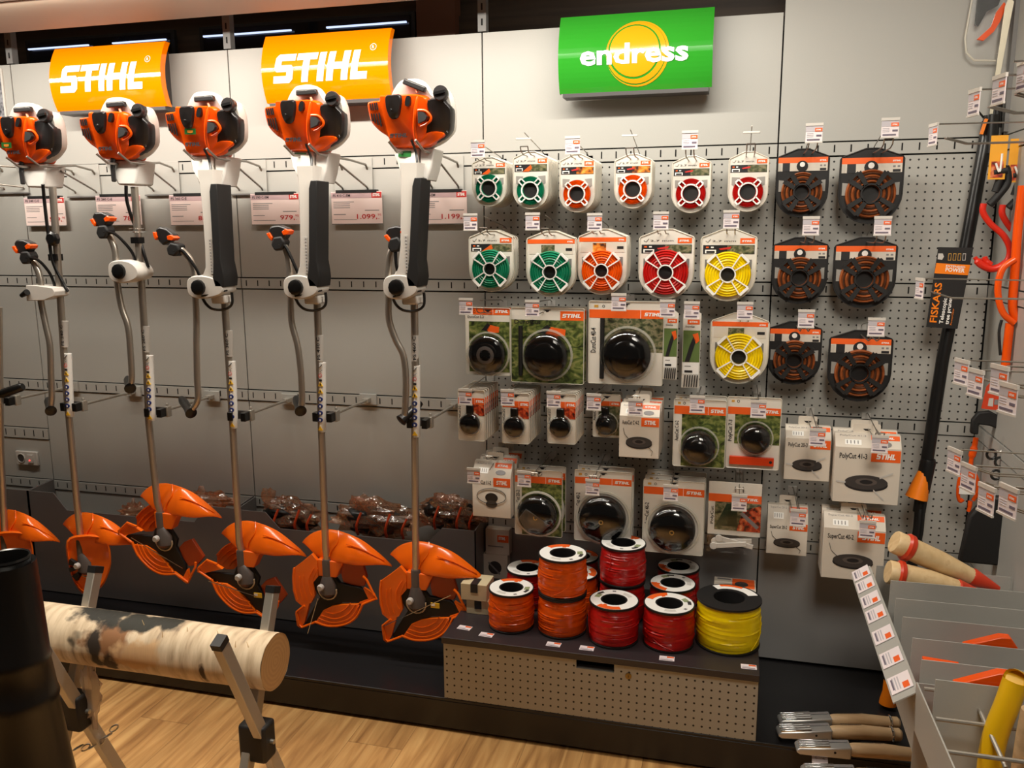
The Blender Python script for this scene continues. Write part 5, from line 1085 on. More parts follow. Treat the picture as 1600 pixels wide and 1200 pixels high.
SP = [((2.200, -.402), 0, .076, 'orange', 'orange line spool at the front left of the drawer top', 1, 30, [(-2.2, .10), (-1.9, .085), (-1.3, .07)]),
      ((2.372, -.393), 0, .080, 'orange', 'lower orange line spool of the front orange stack', 2, 10, None),
      ((2.372, -.391), 1, .080, 'orange', 'upper orange line spool of the front orange stack', 3, 40, [(-1.75, .018), (-1.3, .04), (-.7, .085)]),
      ((2.546, -.415), 0, .080, 'red', 'red line spool in the front row left of its red neighbour', 4, 190, [(-2.9, .11), (-2.9, .06), (-2.6, .03)]),
      ((2.720, -.398), 0, .081, 'red', 'red line spool in the front row beside the yellow one', 5, 60, [(-2.6, .06), (-1.9, .03), (-1.3, .012)]),
      ((2.904, -.351), 0, .101, 'yellow', 'large yellow line spool with wide black flange', 6, 0, [(-.35, .11), (-.35, .05), (-.8, .014)]),
      ((2.719, -.235), 0, .077, 'red', 'red line spool in the second row, behind the front red pair', 7, 150, None),
      ((2.728, -.082), 0, .074, 'red', 'red line spool at the very back near the wall', 8, 140, None),
      ((2.550, -.245), 0, .077, 'red', 'lower red line spool of the rear red stack', 9, 0, None),
      ((2.552, -.250), 1, .077, 'red', 'upper red line spool standing tallest among the red ones', 10, 5, [(-2.0, .12), (-2.0, .08), (-2.1, .05)]),
      ((2.388, -.225), 0, .074, 'orange', 'orange line spool mostly hidden behind the orange stack', 11, 300, None),
      ((2.372, -.075), 0, .070, 'red', 'dark red line spool in shade behind the orange stack', 12, 330, None),
      ((2.212, -.225), 0, .074, 'red', 'red line spool in shade behind the front left orange one', 13, 20, None)]
for (cx, cy), lv, r, col, lab, sd, rot, st in SP:
    big = col == 'yellow'; h = .153 if big else hS
    spool(cx, cy, ZSH+lv*hS+.0005, r, h, col, lab, big=big, seed=sd, rot=rot, strand=st)
# shelf-edge labels
for i, (px, py, a) in enumerate([(726, 981, -6), (760, 992, -4), (865, 1007, -2), (917, 1013, 0), (1042, 1029, 2), (1170, 1042, 3)]):
    q = at(px, py, Z=ZSH+.001); q.y = max(q.y, -.525)
    wh = ['leftmost, beside the beige cartons', 'second from the left, before the orange spool', 'before the orange stack', 'between the orange stack and the red spools', 'before the right red spool', 'before the yellow spool']
    m = MB(); T = TR(q.x, q.y, ZSH+.0005) @ RZ(math.radians(a)); m.box((-.023, -.014, 0), (.023, .014, .0012), tagp, T); m.box((0, .004, .0012), (.021, .012, .0016), orangem, T); m.box((-.02, -.003, .0012), (.004, .0, .0016), taggrey, T); m.box((-.02, -.011, .0012), (.018, -.008, .0016), tagtext, T)
    tag(m.build('shelf_label', loc=(q.x, q.y, ZSH)), 'flat paper price label on the drawer top, '+wh[i], 'price label', 'flat price labels on the drawer top')
# small cartons
def smallbox(pxa, pya, pxb, pyb, z, dep, name, lab, mat, extra=None, cat='box'):
    pass
q = at(748, 960, Z=ZSH); Yc = q.y
a = at(729, 960, Y=Yc); b = at(764, 960, Y=Yc)
def beigebox(x0, x1, y0, z0, z1, lab):
    t = thing('beige_carton', lab, 'box', ((x0+x1)/2, y0, z0), 'small beige cartons')
    m = MB(); m.box((x0, y0, z0), (x1, y0+.09, z1), beige); m.build('carton', t, bev=.0015)
    cx = (x0+x1)/2; m = MB(); m.box((cx-.011, y0-.0015, z1-.03), (cx+.014, y0+.001, z1+.001), blk); m.box((cx-.011, y0, z1), (cx+.014, y0+.05, z1+.0015), blk); m.build('black_tape', t)
hb = .056
beigebox(a.x, b.x, Yc, ZSH, ZSH+.050, 'lower of two small beige cartons with black tape')
beigebox(a.x-.018, b.x-.006, Yc-.004, ZSH+.0505, ZSH+.110, 'upper of two small beige cartons with black tape')
q = at(775, 904, Z=ZSH); Yc = q.y
for i, (xa, xb, za, zb, ti) in enumerate([(754, 793, 904, 868, 0), (759, 795.5, 866, 829, 1)]):
    A = at(xa, za, Y=Yc); B = at(xb, zb, Y=Yc); z0 = ZSH if i == 0 else ZB+.0005; z1 = B.z
    t = thing('shaded_box', ['grey product box low in the shade behind the spools', 'grey product box standing on the other one in the shade'][i], 'box', ((A.x+B.x)/2, Yc, z0), 'shaded product boxes')
    m = MB(); m.box((A.x, Yc, z0), (B.x, min(Yc+.09, -.006), z1), boxw); m.build('carton', t, bev=.001)
    m = MB(); W = B.x-A.x
    if i: m.box((A.x+.5*W, Yc-.0006, z1-.5*(z1-z0)), (B.x-.03*W, Yc, z1-.22*(z1-z0)), orangem); m.logo(.012, .3*W, whitep, TR(A.x+.55*W, Yc-.0012, z1-.4*(z1-z0)) @ FACE); m.box((A.x+.1*W, Yc-.0006, z0+.3*(z1-z0)), (A.x+.75*W, Yc, z0+.34*(z1-z0)), greyp)
    else: m.lathe([(.026, 0), (.026, .0008)], dgrey, TR(A.x+.5*W, Yc, z0+.45*(z1-z0)) @ FACE, 24); m.bar((A.x+.25*W, Yc-.001, z0+.65*(z1-z0)), (A.x+.7*W, Yc-.001, z0+.2*(z1-z0)), .006, .001, greyp, up=(0, -1, 0))
    m.build('print', t); ZB = z1
A = at(1115, 925, Y=-.2); B = at(1182, 905, Y=-.2)
t = thing('carton_behind_spool', 'white carton with orange corner lying behind the yellow spool', 'box', ((A.x+B.x)/2, -.2, ZSH))
m = MB(); m.box((A.x, -.22, ZSH), (B.x, -.12, at(1150, 922, Y=-.22).z), boxw); m.build('carton', t, bev=.001)
zt = at(1150, 922, Y=-.22).z
m = MB(); m.box((A.x+.06, -.20, zt), (B.x-.004, -.125, zt+.0005), orangem); m.box((A.x+.01, -.14, zt), (A.x+.055, -.128, zt+.0005), greyp); m.lathe([(.022, 0), (.022, .0008)], dgrey, TR(A.x+.09, -.17, zt), 20); m.build('print', t)
# ---------------------------------------------------------------- bins under the trimmers
def bin_front(x0, x1, zl, zr, zm, lab, y=-.145, left_open=0.):
    t = thing('stock_bin', lab, 'bin', ((x0+x1)/2, y, .125), 'grey sheet bins under the trimmers')
    P = [(x0, .125), (x1, .125), (x1, zr), (x1-.13, zr), (x1-.19, zm), (x0+.19, zm), (x0+.13, zl), (x0, zl)]
    m = MB(); m.prism(P, y, y+.004, bingrey); m.build('front_panel', t)
    for x in (x0, x1-.004):
        m = MB(); m.add([(x, y, .125), (x, y, zl), (x, -.005, zl+.01), (x, -.005, .125), (x+.004, y, .125), (x+.004, y, zl), (x+.004, -.005, zl+.01), (x+.004, -.005, .125)], [(0, 1, 2, 3), (7, 6, 5, 4), (0, 4, 5, 1), (1, 5, 6, 2), (2, 6, 7, 3), (3, 7, 4, 0)], bingrey); m.build('side_panel', t)
    m = MB(); m.box((x0+.004, y+.004, .40), (x1-.004, -.005, .404), bingrey); m.build('shelf_floor', t)
bin_front(-.99, -.004, .572, .572, .50, 'grey sheet bin at the far left edge of the picture')
bin_front(.0, .998, .572, .572, .50, 'grey sheet bin in the middle, below the three left trimmers')
bin_front(1.002, 1.996, .568, .566, .505, 'grey sheet bin holding the bagged harnesses, right of the others')
# bagged harnesses
def lump(m, c, s, mat, seed, amp=.3, n=18, k=12, sc=3.):
    vs = []
    for j in range(k+1):
        ph = math.pi*j/k
        for i in range(n):
            th = 2*math.pi*i/n; d = Vector((math.sin(ph)*math.cos(th), math.sin(ph)*math.sin(th), math.cos(ph)))
            f = 1+amp*noise.noise(d*sc*.5+Vector((seed*7.1, 0, 0)))+amp*.5*noise.noise(d*sc*1.7+Vector((0, seed*3.3, 0)))
            vs.append((c[0]+d.x*s[0]*f, c[1]+d.y*s[1]*f, c[2]+d.z*s[2]*f))
    m.add(vs, [(j*n+i, j*n+(i+1) % n, (j+1)*n+(i+1) % n, (j+1)*n+i) for j in range(k) for i in range(n)], mat)
for i, (px, py, sx, sz, lab) in enumerate([(456, 806, .115, .058, 'bagged black harness leftmost of the three, its film standing up in a point'), (590, 812, .15, .062, 'bagged black harness in the middle, between the two right trimmer shafts'), (704, 802, .11, .055, 'bagged black harness rightmost of the three, beside the pegged cartons')]):
    c = at(px, py, Y=-.075); t = thing('bagged_harness', lab, 'harness', (c.x, c.y, c.z-.06), 'harnesses in clear film')
    m = MB(); lump(m, (c.x-.01, c.y, c.z-.005), (sx*.95, .042, sz*.9), blackm, i+1, .45); lump(m, (c.x-sx*.5, c.y-.01, c.z+.012), (sx*.42, .035, sz*.6), black, i+4, .4); m.build('harness_padding', t, ang=60)
    for s, dz in ((-.45, 0), (.35, .004), (.8, -.01)):
        m = MB(); m.tube(smooth_pts([(c.x+s*sx, c.y-.035, c.z-.055), (c.x+s*sx+.006, c.y-.062, c.z-.01), (c.x+s*sx+.02, c.y-.045, c.z+.04+dz)]), .0055, M('orange_strap', (205, 74, 30), .5), 6, sx=.5); m.build('strap', t)
    m = MB(); lump(m, (c.x, c.y, c.z), (sx*1.1, .047, sz*1.08), film, i+11, .55, 26, 18, 5.)
    if i == 0: lump(m, (c.x-.1, c.y, c.z+.055), (.03, .02, .05), film, 3, .6, 14, 10)
    if i == 1: lump(m, (c.x-.06, c.y, c.z+.055), (.06, .02, .035), film, 5, .7, 16, 10)
    if i == 2: lump(m, (c.x-.03, c.y+.01, c.z+.04), (.07, .02, .03), film, 6, .7, 16, 10)
    m.build('film_bag', t, ang=25)
for px, py, w_, lab in ((320, 782, .11, 'crumpled empty plastic bag on the bin between the second and third guard'), (208, 800, .05, 'small crumpled plastic bag low beside the second guard')):
    c = at(px, py, Y=-.08); m = MB(); lump(m, (0+c.x, c.y, c.z), (w_, .038, .035), film, 21, .8, 24, 14, 7.); tag(m.build('plastic_bag', loc=(c.x, c.y, c.z-.03), ang=20), lab, 'plastic bag')
# ---------------------------------------------------------------- birch log on a folding sawhorse
LX0, LX1, LY, LZ, LR = .98, 1.80, -1.215, .583, .072
t = thing('birch_log', 'birch log with pale peeling bark resting on the metal sawhorse', 'log', (1.4, LY, LZ))
m = MB(); secs = []; n = 40; K = 30
for i in range(K+1):
    f = i/K; x = LX0+(LX1-LX0)*f; rr = LR*(1.04-.06*f)
    secs.append([(x+.004*noise.noise((j*.3, f*4, 1)), LY+.012*(f-.5)*0+math.cos(2*math.pi*j/n)*rr*(1+.03*noise.noise((math.cos(2*math.pi*j/n)*1.5, math.sin(2*math.pi*j/n)*1.5, f*5))), LZ+math.sin(2*math.pi*j/n)*rr*(1+.03*noise.noise((math.cos(2*math.pi*j/n)*1.5, 5+math.sin(2*math.pi*j/n)*1.5, f*5)))) for j in range(n)])
m.loft(secs, barkm, cap=(True, False)); m.build('bark', t, ang=60)
m = MB(); last = [Vector((LX1+.0008, p[1], p[2])) for p in secs[-1]]; m.add([Vector((LX1+.0008, LY, LZ))]+last, [(0, 1+j, 1+(j+1) % n) for j in range(n)], endm); m.build('cut_face', t)
r3 = random.Random(4)
m = MB()
for x_ in (1.10, 1.44, 1.51, 1.57, 1.66, 1.72, 1.755):
    y_ = LY-.02-r3.uniform(0, .03); z_ = LZ+math.sqrt(max(0, LR*LR-(y_-LY)**2)); m.tube([(x_, y_, z_-.002), (x_+r3.uniform(-.006, .004), y_, z_+.010+.008*r3.random())], [.0012, .0005], woodl, 5)
m.build('bark_curl', t)
SHW = .033
t = thing('sawhorse', 'folding sawhorse of square metal tube with crossed legs under the log', 'sawhorse', (1.5, -1.26, 0))
JY, JZ = -1.262, .392
for nm, X in (('right', 1.765), ('left', 1.215)):
    ft = Vector((X+.018, -1.415, .735)); bt = Vector((X-.018, -1.118, .735))
    jt = Vector((X, JY, JZ))
    for i, (top, dx) in enumerate(((ft, .018), (bt, -.018))):
        d = (Vector((top.x, JY, JZ))-top); k = (top.z-0.012)/(-d.z); foot = top+d*k
        m = MB(); m.bar(top, foot, .026, SHW, aluw, up=(1, 0, 0)) if False else m.bar(top, foot, SHW, .024, aluw, up=(1, 0, 0)); lg = m.build('leg', t, bev=.002)
        m = MB(); dd = d.normalized(); m.bar(top-dd*.004, top+dd*.014, SHW+.001, .0255, blackm, up=(1, 0, 0)); m.build('end_cap', lg)
        m = MB(); m.bar(foot-dd*.03, foot+dd*.004, SHW+.004, .03, blackm, up=(1, 0, 0)); m.build('foot_cap', lg)
    m = MB(); m.bar(Vector((X+.0, JY, JZ))+Vector((0, .0, .05)), Vector((X, JY, JZ))-Vector((0, 0, .05)), .055, .075, blackm, up=(1, 0, 0)); m.build('joint', t, bev=.008)
    m = MB(); m.tube([(X-.045, JY, JZ), (X+.048, JY, JZ)], .006, steel, 10); m.build('joint_bolt', t)
m = MB(); m.bar((1.215, JY, JZ-.09), (1.765, JY, JZ-.09), .02, .02, aluw); 
m = MB(); m.tube([(1.215, JY+.0, .14), (1.765, JY, .14)], .009, aluw, 10); m.build('cross_bar', t)
# hanging pieces under the log: film sleeve and short chain
c = at(142, 1080, Y=-1.24); m = MB(); lump(m, (c.x, c.y, c.z), (.028, .02, .075), M('torn_film', (215, 200, 190), .2, alpha=.55, bump=.6, bscale=40), 31, .7, 16, 14, 5); tag(m.build('film_sleeve', loc=(c.x, c.y, c.z), ang=25), 'torn pale film hanging under the log inside the left legs', 'plastic film')
t = thing('chain', 'short steel chain hanging from the sawhorse left frame', 'chain', tuple(at(150, 1150, Y=-1.22)))
c0 = at(122, 1168, Y=-1.24); c1 = at(178, 1138, Y=-1.20); 
for i in range(6):
    f = i/5; c = c0+(c1-c0)*f+Vector((0, 0, -.02*math.sin(math.pi*f)))
    m = MB(); A = (c1-c0).normalized(); B = Vector((0, 0, 1)) if i % 2 else Vector((0, 1, 0)); m.tube([c+A*.013*math.cos(q)+B*.008*math.sin(q) for q in [2*math.pi*j/12 for j in range(13)]], .0022, steel, 6); m.build('link', t)
# black flared tube bin in the left foreground
c = at(9, 870, Y=-1.62); bx, by, bz = c.x, c.y, c.z; R0 = .043
t = thing('waste_tube', 'tall black round container widening downwards at the left front', 'container', (bx, by, 0))
pr = [((at(x_, y_, Y=by).x-bx)*.72, at(x_, y_, Y=by).z) for x_, y_ in ((57, 884), (60, 900), (80, 1030), (83, 1036), (81, 1042), (92, 1090), (96, 1098), (94, 1106), (114, 1198), (150, 1350))]
m = MB(); m.lathe([(pr[-1][0]*1.05, 0)]+pr[::-1]+[(R0*1.03, bz-.02), (R0*1.05, bz), (R0*.98, bz), (R0*.93, bz-.02), (R0*.93, bz-.3)], black, TR(bx, by, 0), 40, cap=False)
m.lathe([(R0*.93, bz-.3), (.001, bz-.3)], hole, TR(bx, by, 0), 32, cap=False); m.build('body', t)
m = MB(); m.ring([(R0*1.05, bz-.006), (R0*1.09, bz-.003), (R0*1.05, bz+.002), (R0*.98, bz)], black, TR(bx, by, 0), 40); m.build('rim', t)
# ---------------------------------------------------------------- splitting wedges with wooden handles on the plinth
def wedge(px0, py0, px1, py1, lab, z=.155, sc=1., label=False):
    a = at(px0, py0, Z=z); b = at(px1, py1, Z=z); d = (b-a).normalized(); sd = Vector((-d.y, d.x, 0)); up = Vector((0, 0, 1))
    root = thing('hand_billhook', lab, 'splitting wedge', tuple(a), 'aluminium wedges with wooden handles'); L = (b-a).length
    T = Matrix(((d.x, sd.x, 0, a.x), (d.y, sd.y, 0, a.y), (0, 0, 1, z), (0, 0, 0, 1)))
    hl = L*.44; m = MB(); w = .022
    m.loft([[(0, -w, -.010), (0, w, -.010), (0, w, -.003), (0, -w, -.003)], [(.01, -w*1.05, -.016), (.01, w*1.05, -.016), (.01, w*1.05, .004), (.01, -w*1.05, .004)], [(hl, -w*1.05, -.020), (hl, w*1.05, -.020), (hl, w*1.05, .018), (hl, -w*1.05, .018)]], M('cast_aluminium', (205, 203, 200), .3, .7), T); m.build('wedge_head', root, bev=.004)
    m = MB()
    for i in range(4): y = -w*.8+i*w*.52; m.bar(T @ Vector((.008, y, .006)), T @ Vector((hl*.62, y, .0135)), .0045, .006, chrome)
    m.build('ribs', root, bev=.001)
    m = MB(); m.bar(T @ Vector((hl*.5, .010, .013)), T @ Vector((hl*.96, .010, .0185)), .010, .0012, greyp); m.lathe([(.0035, 0), (.0035, .001)], blk, T @ TR(hl*.7, -w*1.06, 0) @ RX(math.pi/2), 10); m.build('maker_plate', root)
    m = MB(); m.tube([T @ Vector(p) for p in ((hl-.004, 0, 0), (hl+.01, 0, 0), (hl+.04, 0, .001), (L*.7, 0, .003), (L*.92, 0, 0), (L, 0, 0), (L+.006, 0, 0))], [.016, .0195, .0205, .0215, .019, .019, .014], ashw, 18); m.build('wooden_handle', root)
    m = MB(); 
    tx = T @ TR(hl+.115, -.0085, .0235) @ RZ(math.pi)
    m.text('BOKERFORST', .0062, blk, T @ TR(hl+.03, .002, .0245), bold=.02, fit=.062); m.build('handle_print', root)
    m = MB(); m.tube([T @ Vector((L*.935, .021*math.cos(q), .021*math.sin(q))) for q in [2*math.pi*i/20 for i in range(21)]], .0035, chrome, 8); m.build('steel_ring', root)
    return root
wedge(1216, 1122, 1402, 1130, 'wedge tool with wooden handle, the farthest of the three whole ones')
wedge(1214, 1140, 1405, 1148, 'wedge tool with wooden handle, the middle of the three whole ones', .152)
wedge(1243, 1164, 1438, 1180, 'wedge tool with wooden handle, nearest of the three whole ones', .156)
wedge(1252, 1202, 1445, 1222, 'wedge tool mostly cut off by the bottom edge, silver tip showing', .152)
q = at(1281, 1184, Z=.122); m = MB(); T = TR(q.x, q.y, .121) @ RZ(math.radians(-4)); m.box((-.022, -.03, 0), (.022, .014, .001), tagp, T); m.text('6', .012, greyp, T @ TR(-.014, -.008, .0012)); m.text('4', .012, greyp, T @ TR(.006, -.008, .0012))
tag(m.build('paper_label', loc=(q.x, q.y, .121)), 'white paper label lying between the wedge tools on the plinth', 'price label')
# ---------------------------------------------------------------- telescopic tree pruner leaning on the wall
t = thing('tree_pruner', 'long black telescopic tree pruner leaning in the corner with orange grips', 'tree pruner', (3.41, -.25, .12))
base = at(1386, 1098, Z=.125); p1 = at(1440, 800, Y=-.13); p2 = at(1473, 560, Y=-.10); p3 = at(1548, 185, Y=-.05)
# keep the pole straight in depth
PB = Vector((at(1394, 1060, Y=-.22).x, -.22, at(1394, 1060, Y=-.22).z)); PT = p3
m = MB(); m.tube([PB, PB+(PT-PB)*.28, at(1438, 790, Y=-.15)], .016, black, 14); m.build('lower_pole', t)
m = MB(); m.tube([at(1436, 800, Y=-.151), at(1473, 560, Y=-.105), at(1512, 370, Y=-.07), at(1545, 190, Y=-.045)], .019, black, 14); m.build('upper_pole', t)
m = MB(); a = at(1450, 722, Y=-.14); b = at(1440, 768, Y=-.148); m.tube([a+Vector((0, 0, .01)), a, b], [.021, .0235, .0235], black, 14); m.build('clamp_collar', t)
m = MB(); a = at(1439, 755, Y=-.148); b = at(1432, 778, Y=-.152); m.tube([a+(a-b)*.8, a, b], [.018, .026, .034], M('pruner_orange', (245, 130, 20), .35), 14); m.build('orange_stop', t)
a = at(1391, 1062, Y=-.222); b = at(1387, 1100, Y=-.23); m = MB(); m.tube([a, (a+b)/2, b-(b-a)*.15, b], [.020, .020, .026, .027], MC['pruner_orange'], 16); m.build('end_grip', t)
a = at(1397, 1035, Y=-.222); m = MB(); m.tube([a, at(1391, 1062, Y=-.222)], [.018, .022], black, 14); m.build('grip_sleeve', t)
a = at(1545, 190, Y=-.05); m = MB(); m.tube([at(1549, 180, Y=-.05), at(1545, 240, Y=-.05)], [.022, .024], black, 12); m.tube([at(1558, 158, Y=-.04), at(1556, 200, Y=-.04)], .016, black, 10); m.build('head_housing', t)
m = MB(); pts = [(1546, 178), (1551, 178), (1577, 40), (1584, 3), (1577, -6), (1570, 10)]; W_ = [at(x, y, Y=-.05) for x, y in pts]; m.prism([(v.x, v.z) for v in W_], -.052, -.050, M('saw_blade', (214, 206, 184), .3, .5)); 
m.build('saw_blade', t)
m = MB(); a = at(1541, 212, Y=-.055); b = at(1538, 232, Y=-.055); m.bar(at(1541, 186, Y=-.07), at(1533, 210, Y=-.07), .012, .008, MC['pruner_orange']); m.tube([at(1527, 172, Y=-.07), at(1537, 184, Y=-.07)], .003, black, 6); m.build('release_lever', t)
# sleeve card
def Q(px, py, Y=-.135): return at(px, py, Y=Y)
m = MB(); cs = [(1466, 386), (1521, 387), (1516, 430), (1494, 515), (1447, 511)]; m.add([Q(*c) for c in [(1466, 386), (1521, 387), (1496, 514), (1447, 511)]]+[Q(*c, Y=-.128) for c in [(1466, 386), (1521, 387), (1496, 514), (1447, 511)]], [(0, 1, 2, 3), (7, 6, 5, 4), (0, 4, 5, 1), (1, 5, 6, 2), (2, 6, 7, 3), (3, 7, 4, 0)], blackm)
m.add([Q(*c, Y=-.1356) for c in [(1463, 411), (1516, 414), (1512.5, 430), (1460, 427)]], [(0, 1, 2, 3)], M('pruner_orange', (245, 130, 20), .35))
def txt(s, px, py, px2, py2, h, mat, Y=-.1362, bold=.02):
    a = Q(px, py, Y); b = Q(px2, py2, Y); d = (b-a); L = d.length; d.normalize(); n_ = Vector((0, -1, 0)); u = n_.cross(d)
    T = Matrix(((d.x, u.x, n_.x, a.x), (d.y, u.y, n_.y, a.y), (d.z, u.z, n_.z, a.z), (0, 0, 0, 1))); m.text(s, h, mat, T, bold=bold, fit=L)
txt('FISKARS', 1463, 504, 1472, 442, .020, M('pruner_orange', (245, 130, 20), .35)); txt('Telescopic', 1473, 506, 1480, 466, .011, whitep); txt('tree pruner', 1482, 507, 1488, 464, .011, whitep); txt('PowerGear', 1487, 508, 1491, 482, .005, MC['pruner_orange'], bold=0)
txt('POWER', 1477, 424, 1507, 426, .012, whitep); txt('EXTENDED', 1478, 417, 1508, 419, .006, whitep)
m.add([Q(*c, Y=-.1362) for c in [(1466, 396), (1473, 396), (1475, 401), (1472, 406), (1465, 405)]], [(0, 1, 2, 3, 4)], lgrey)
for i in range(4):
    x_ = 1482+i*7.5; m.add([Q(*c, Y=-.1362) for c in [(x_, 396), (x_+5, 396), (x_+4, 407), (x_-1, 407)]], [(0, 1, 2, 3)], MC['tri_print'] if i < 3 else lgrey); m.add([Q(*c, Y=-.1366) for c in [(x_+.7, 397), (x_+4.2, 397), (x_+3.2, 406), (x_-.2, 406)]], [(0, 1, 2, 3)], blk)
m.build('sleeve_card', t, recalc=False)
# clear pack with a saw at the top right
t = thing('saw_pack', 'clear plastic pack with black and orange saw handle at the top right corner', 'saw pack', tuple(at(1535, 92, Y=-.03)))
m = MB(); P = [(1526, -40), (1508, 60), (1510, 82), (1522, 94), (1556, 95), (1580, -40)]; V_ = [at(x, y, Y=-.03) for x, y in P]; m.prism([(v.x, v.z) for v in V_], -.034, -.028, clear2); m.tube(V_[:5], .003, rim, 6); m.build('blister', t)
m = MB(); P = [(1532, -40), (1524, 38), (1529, 41), (1542, 18), (1560, 8), (1578, -40)]; m.prism([(at(x, y, Y=-.03).x, at(x, y, Y=-.03).z) for x, y in P], -.030, -.018, blackm); m.build('saw_body', t)
m = MB(); P = [(1568, 4), (1556, 20), (1548, 42), (1526, 62), (1536, 64), (1552, 50), (1562, 34), (1572, 10)]; m.prism([(at(x, y, Y=-.03).x, at(x, y, Y=-.03).z) for x, y in P], -.036, -.026, orange); m.build('orange_handle', t)
# ---------------------------------------------------------------- hooks with tags on the right-hand wall
XH = XE-.30
rh = [((1458, 212), 'in front of the pruner head', 26), ((1522, 162), 'beside the saw blade near the top', 30), ((1561, 142), 'above the red hooks near the top', 34), ((1600, 120), 'cut off at the right edge near the top', 34),
      ((1437, 452), 'in front of the black pruner card', 0), ((1502, 583), 'left above the orange card', 0), ((1524, 600), 'next to the orange card, second', 0), ((1561, 596), 'over the orange card', 0), ((1575, 625), 'below the orange card at the right', 0),
      ((1491, 722), 'left above the orange shears', 0), ((1513, 748), 'over the orange shears', 0), ((1541, 782), 'right of the orange shears', 0), ((1575, 785), 'lowest at the right above the black pouch', 0)]
for i, ((px, py), lab, _) in enumerate(rh):
    q = at(px, py, X=XH if i != 3 else XH+.03)
    if q.y > -.03 or q.y < -1.5: q = at(px, py, Y=-.2)
    t = thing('side_hook', 'wire hook from right wall, its tag '+lab, 'hook', (XE, q.y, q.z), 'wire hooks on the right wall')
    m = MB(); zt = q.z+.028
    m.tube([(XE, q.y, zt-.003), (XH+.01, q.y, zt)], .0019, steel, 6); m.build('tag_arm', t)
    m = MB(); 
    for s in (-.009, .009): m.tube([(XE, q.y+s, zt-.05), (XH+.08, q.y+s, zt-.05), (XH+.03, q.y+s, zt-.035)], .0021, steel, 6)
    m.tube([(XH+.03, q.y-.009, zt-.035), (XH+.03, q.y+.009, zt-.035)], .0021, steel, 6); m.build('prongs', t)
    price_tag(q.x, q.y, zt, 'price tag on the right wall hooks, '+lab, rot=math.radians(-77 if i < 5 else -70), grp='price tags on the right wall hooks')
def outline3(pts, r, mat, name, parent, n=10, Y=None, X=None): 
    m = MB(); m.tube(smooth_pts([at(p[0], p[1], Y=Y) if len(p) == 2 else at(p[0], p[1], Y=p[2]) for p in pts]), r, mat, n); return m.build(name, parent)
# red log-lifting hooks
for i, (dx, dy, Y, lab) in enumerate(((0, 0, -.20, 'log hook tool with red curved arm, left and nearer one'), (30, 5, -.16, 'log hook tool with red curved arm, right and farther one'))):
    o = at(1560+dx, 300, Y=Y); t = thing('log_hook', lab, 'hook tool', (o.x, Y, o.z), 'red log hooks hanging in the corner')
    outline3([(1555+dx, 300+dy), (1570+dx, 262+dy), (1574+dx, 285+dy), (1560+dx, 305+dy), (1546+dx, 320+dy)], .011, blackm, 'grip', t, Y=Y)
    outline3([(1537+dx, 318+dy), (1536+dx, 332+dy), (1548+dx, 350+dy), (1568+dx, 368+dy), (1578+dx, 390+dy), (1572+dx, 410+dy), (1552+dx, 420+dy), (1534+dx, 414+dy), (1523+dx, 402+dy)], [.009]*30+[.011]*16+[.006]*3, red, 'hook_arm', t, Y=Y) if not i else outline3([(1567, 320), (1566, 335), (1578, 355), (1590, 368), (1604, 380)], .009, red, 'hook_arm', t, Y=Y)
    if not i: outline3([(1548, 414), (1541, 408), (1538, 401)], [.009]*6+[.008]*6+[.003], red, 'inner_tooth', t, Y=Y)
    m = MB(); a = at(1549+dx, 212+dy, Y=Y-.01); b = at(1572+dx, 252+dy, Y=Y-.01); m.box((a.x, Y-.012, b.z-.05), (b.x, Y-.010, a.z), cardy); m.box((a.x+.006, Y-.0128, b.z-.045), (b.x-.006, Y-.012, b.z), photor); m.build('hang_card', t)
    outline3([(1556+dx, 255+dy), (1562+dx, 268+dy), (1566+dx, 240+dy)], .003, whitep, 'cable_tie', t, Y=Y-.02)
    m = MB(); c = at(1551+dx, 270+dy, Y=Y); m.tube([c, c+Vector((.035, 0, .006))], .015, blackm, 12); m.build('grip_end', t)
# orange bow saws
t = thing('bow_saw', 'bright orange bow saw hanging at the right edge of the picture', 'bow saw', tuple(at(1580, 500, Y=-.30)))
outline3([(1598, 290), (1590, 360), (1586, 420), (1582, 480), (1590, 500)], .012, orange, 'frame_tube', t, Y=-.30)
outline3([(1586, 405), (1568, 418), (1560, 440), (1560, 465), (1568, 490), (1585, 505)], .009, orange, 'guard_loop', t, Y=-.31)
outline3([(1578, 505), (1574, 540), (1570, 580)], .012, orange, 'lower_tube', t, Y=-.30); outline3([(1602, 500), (1598, 540), (1592, 590)], .012, orange, 'rear_tube', t, Y=-.26)
outline3([(1565, 500), (1561, 520), (1563, 555)], .004, blackm, 'blade_cover', t, Y=-.3)
m = MB(); P = [(1555, 590), (1545, 600), (1541, 604), (1533, 638), (1567, 642), (1600, 640), (1600, 592), (1570, 586)]; Yc = -.22; m.prism([(at(x, y, Y=Yc).x, at(x, y, Y=Yc).z) for x, y in P], Yc-.002, Yc, M('red_orange_card', (205, 62, 24), .5)); m.prism([(at(x, y, Y=Yc).x, at(x, y, Y=Yc).z) for x, y in [(1545, 622), (1552, 622), (1551, 635), (1543, 634)]], Yc-.003, Yc-.002, lgrey); m.box((at(1553, 630, Y=Yc).x, Yc-.003, at(1553, 632, Y=Yc).z), (at(1568, 630, Y=Yc).x, Yc-.002, at(1553, 624, Y=Yc).z), greyp)
tag(m.build('display_card', loc=tuple(at(1560, 620, Y=Yc))), 'plain red orange cardboard header hanging above the black blister packs', 'hang card')
t = thing('knee_pad_pack', 'clear blister holding a black curved guard below the red orange card', 'blister pack', tuple(at(1545, 690, Y=-.2)))
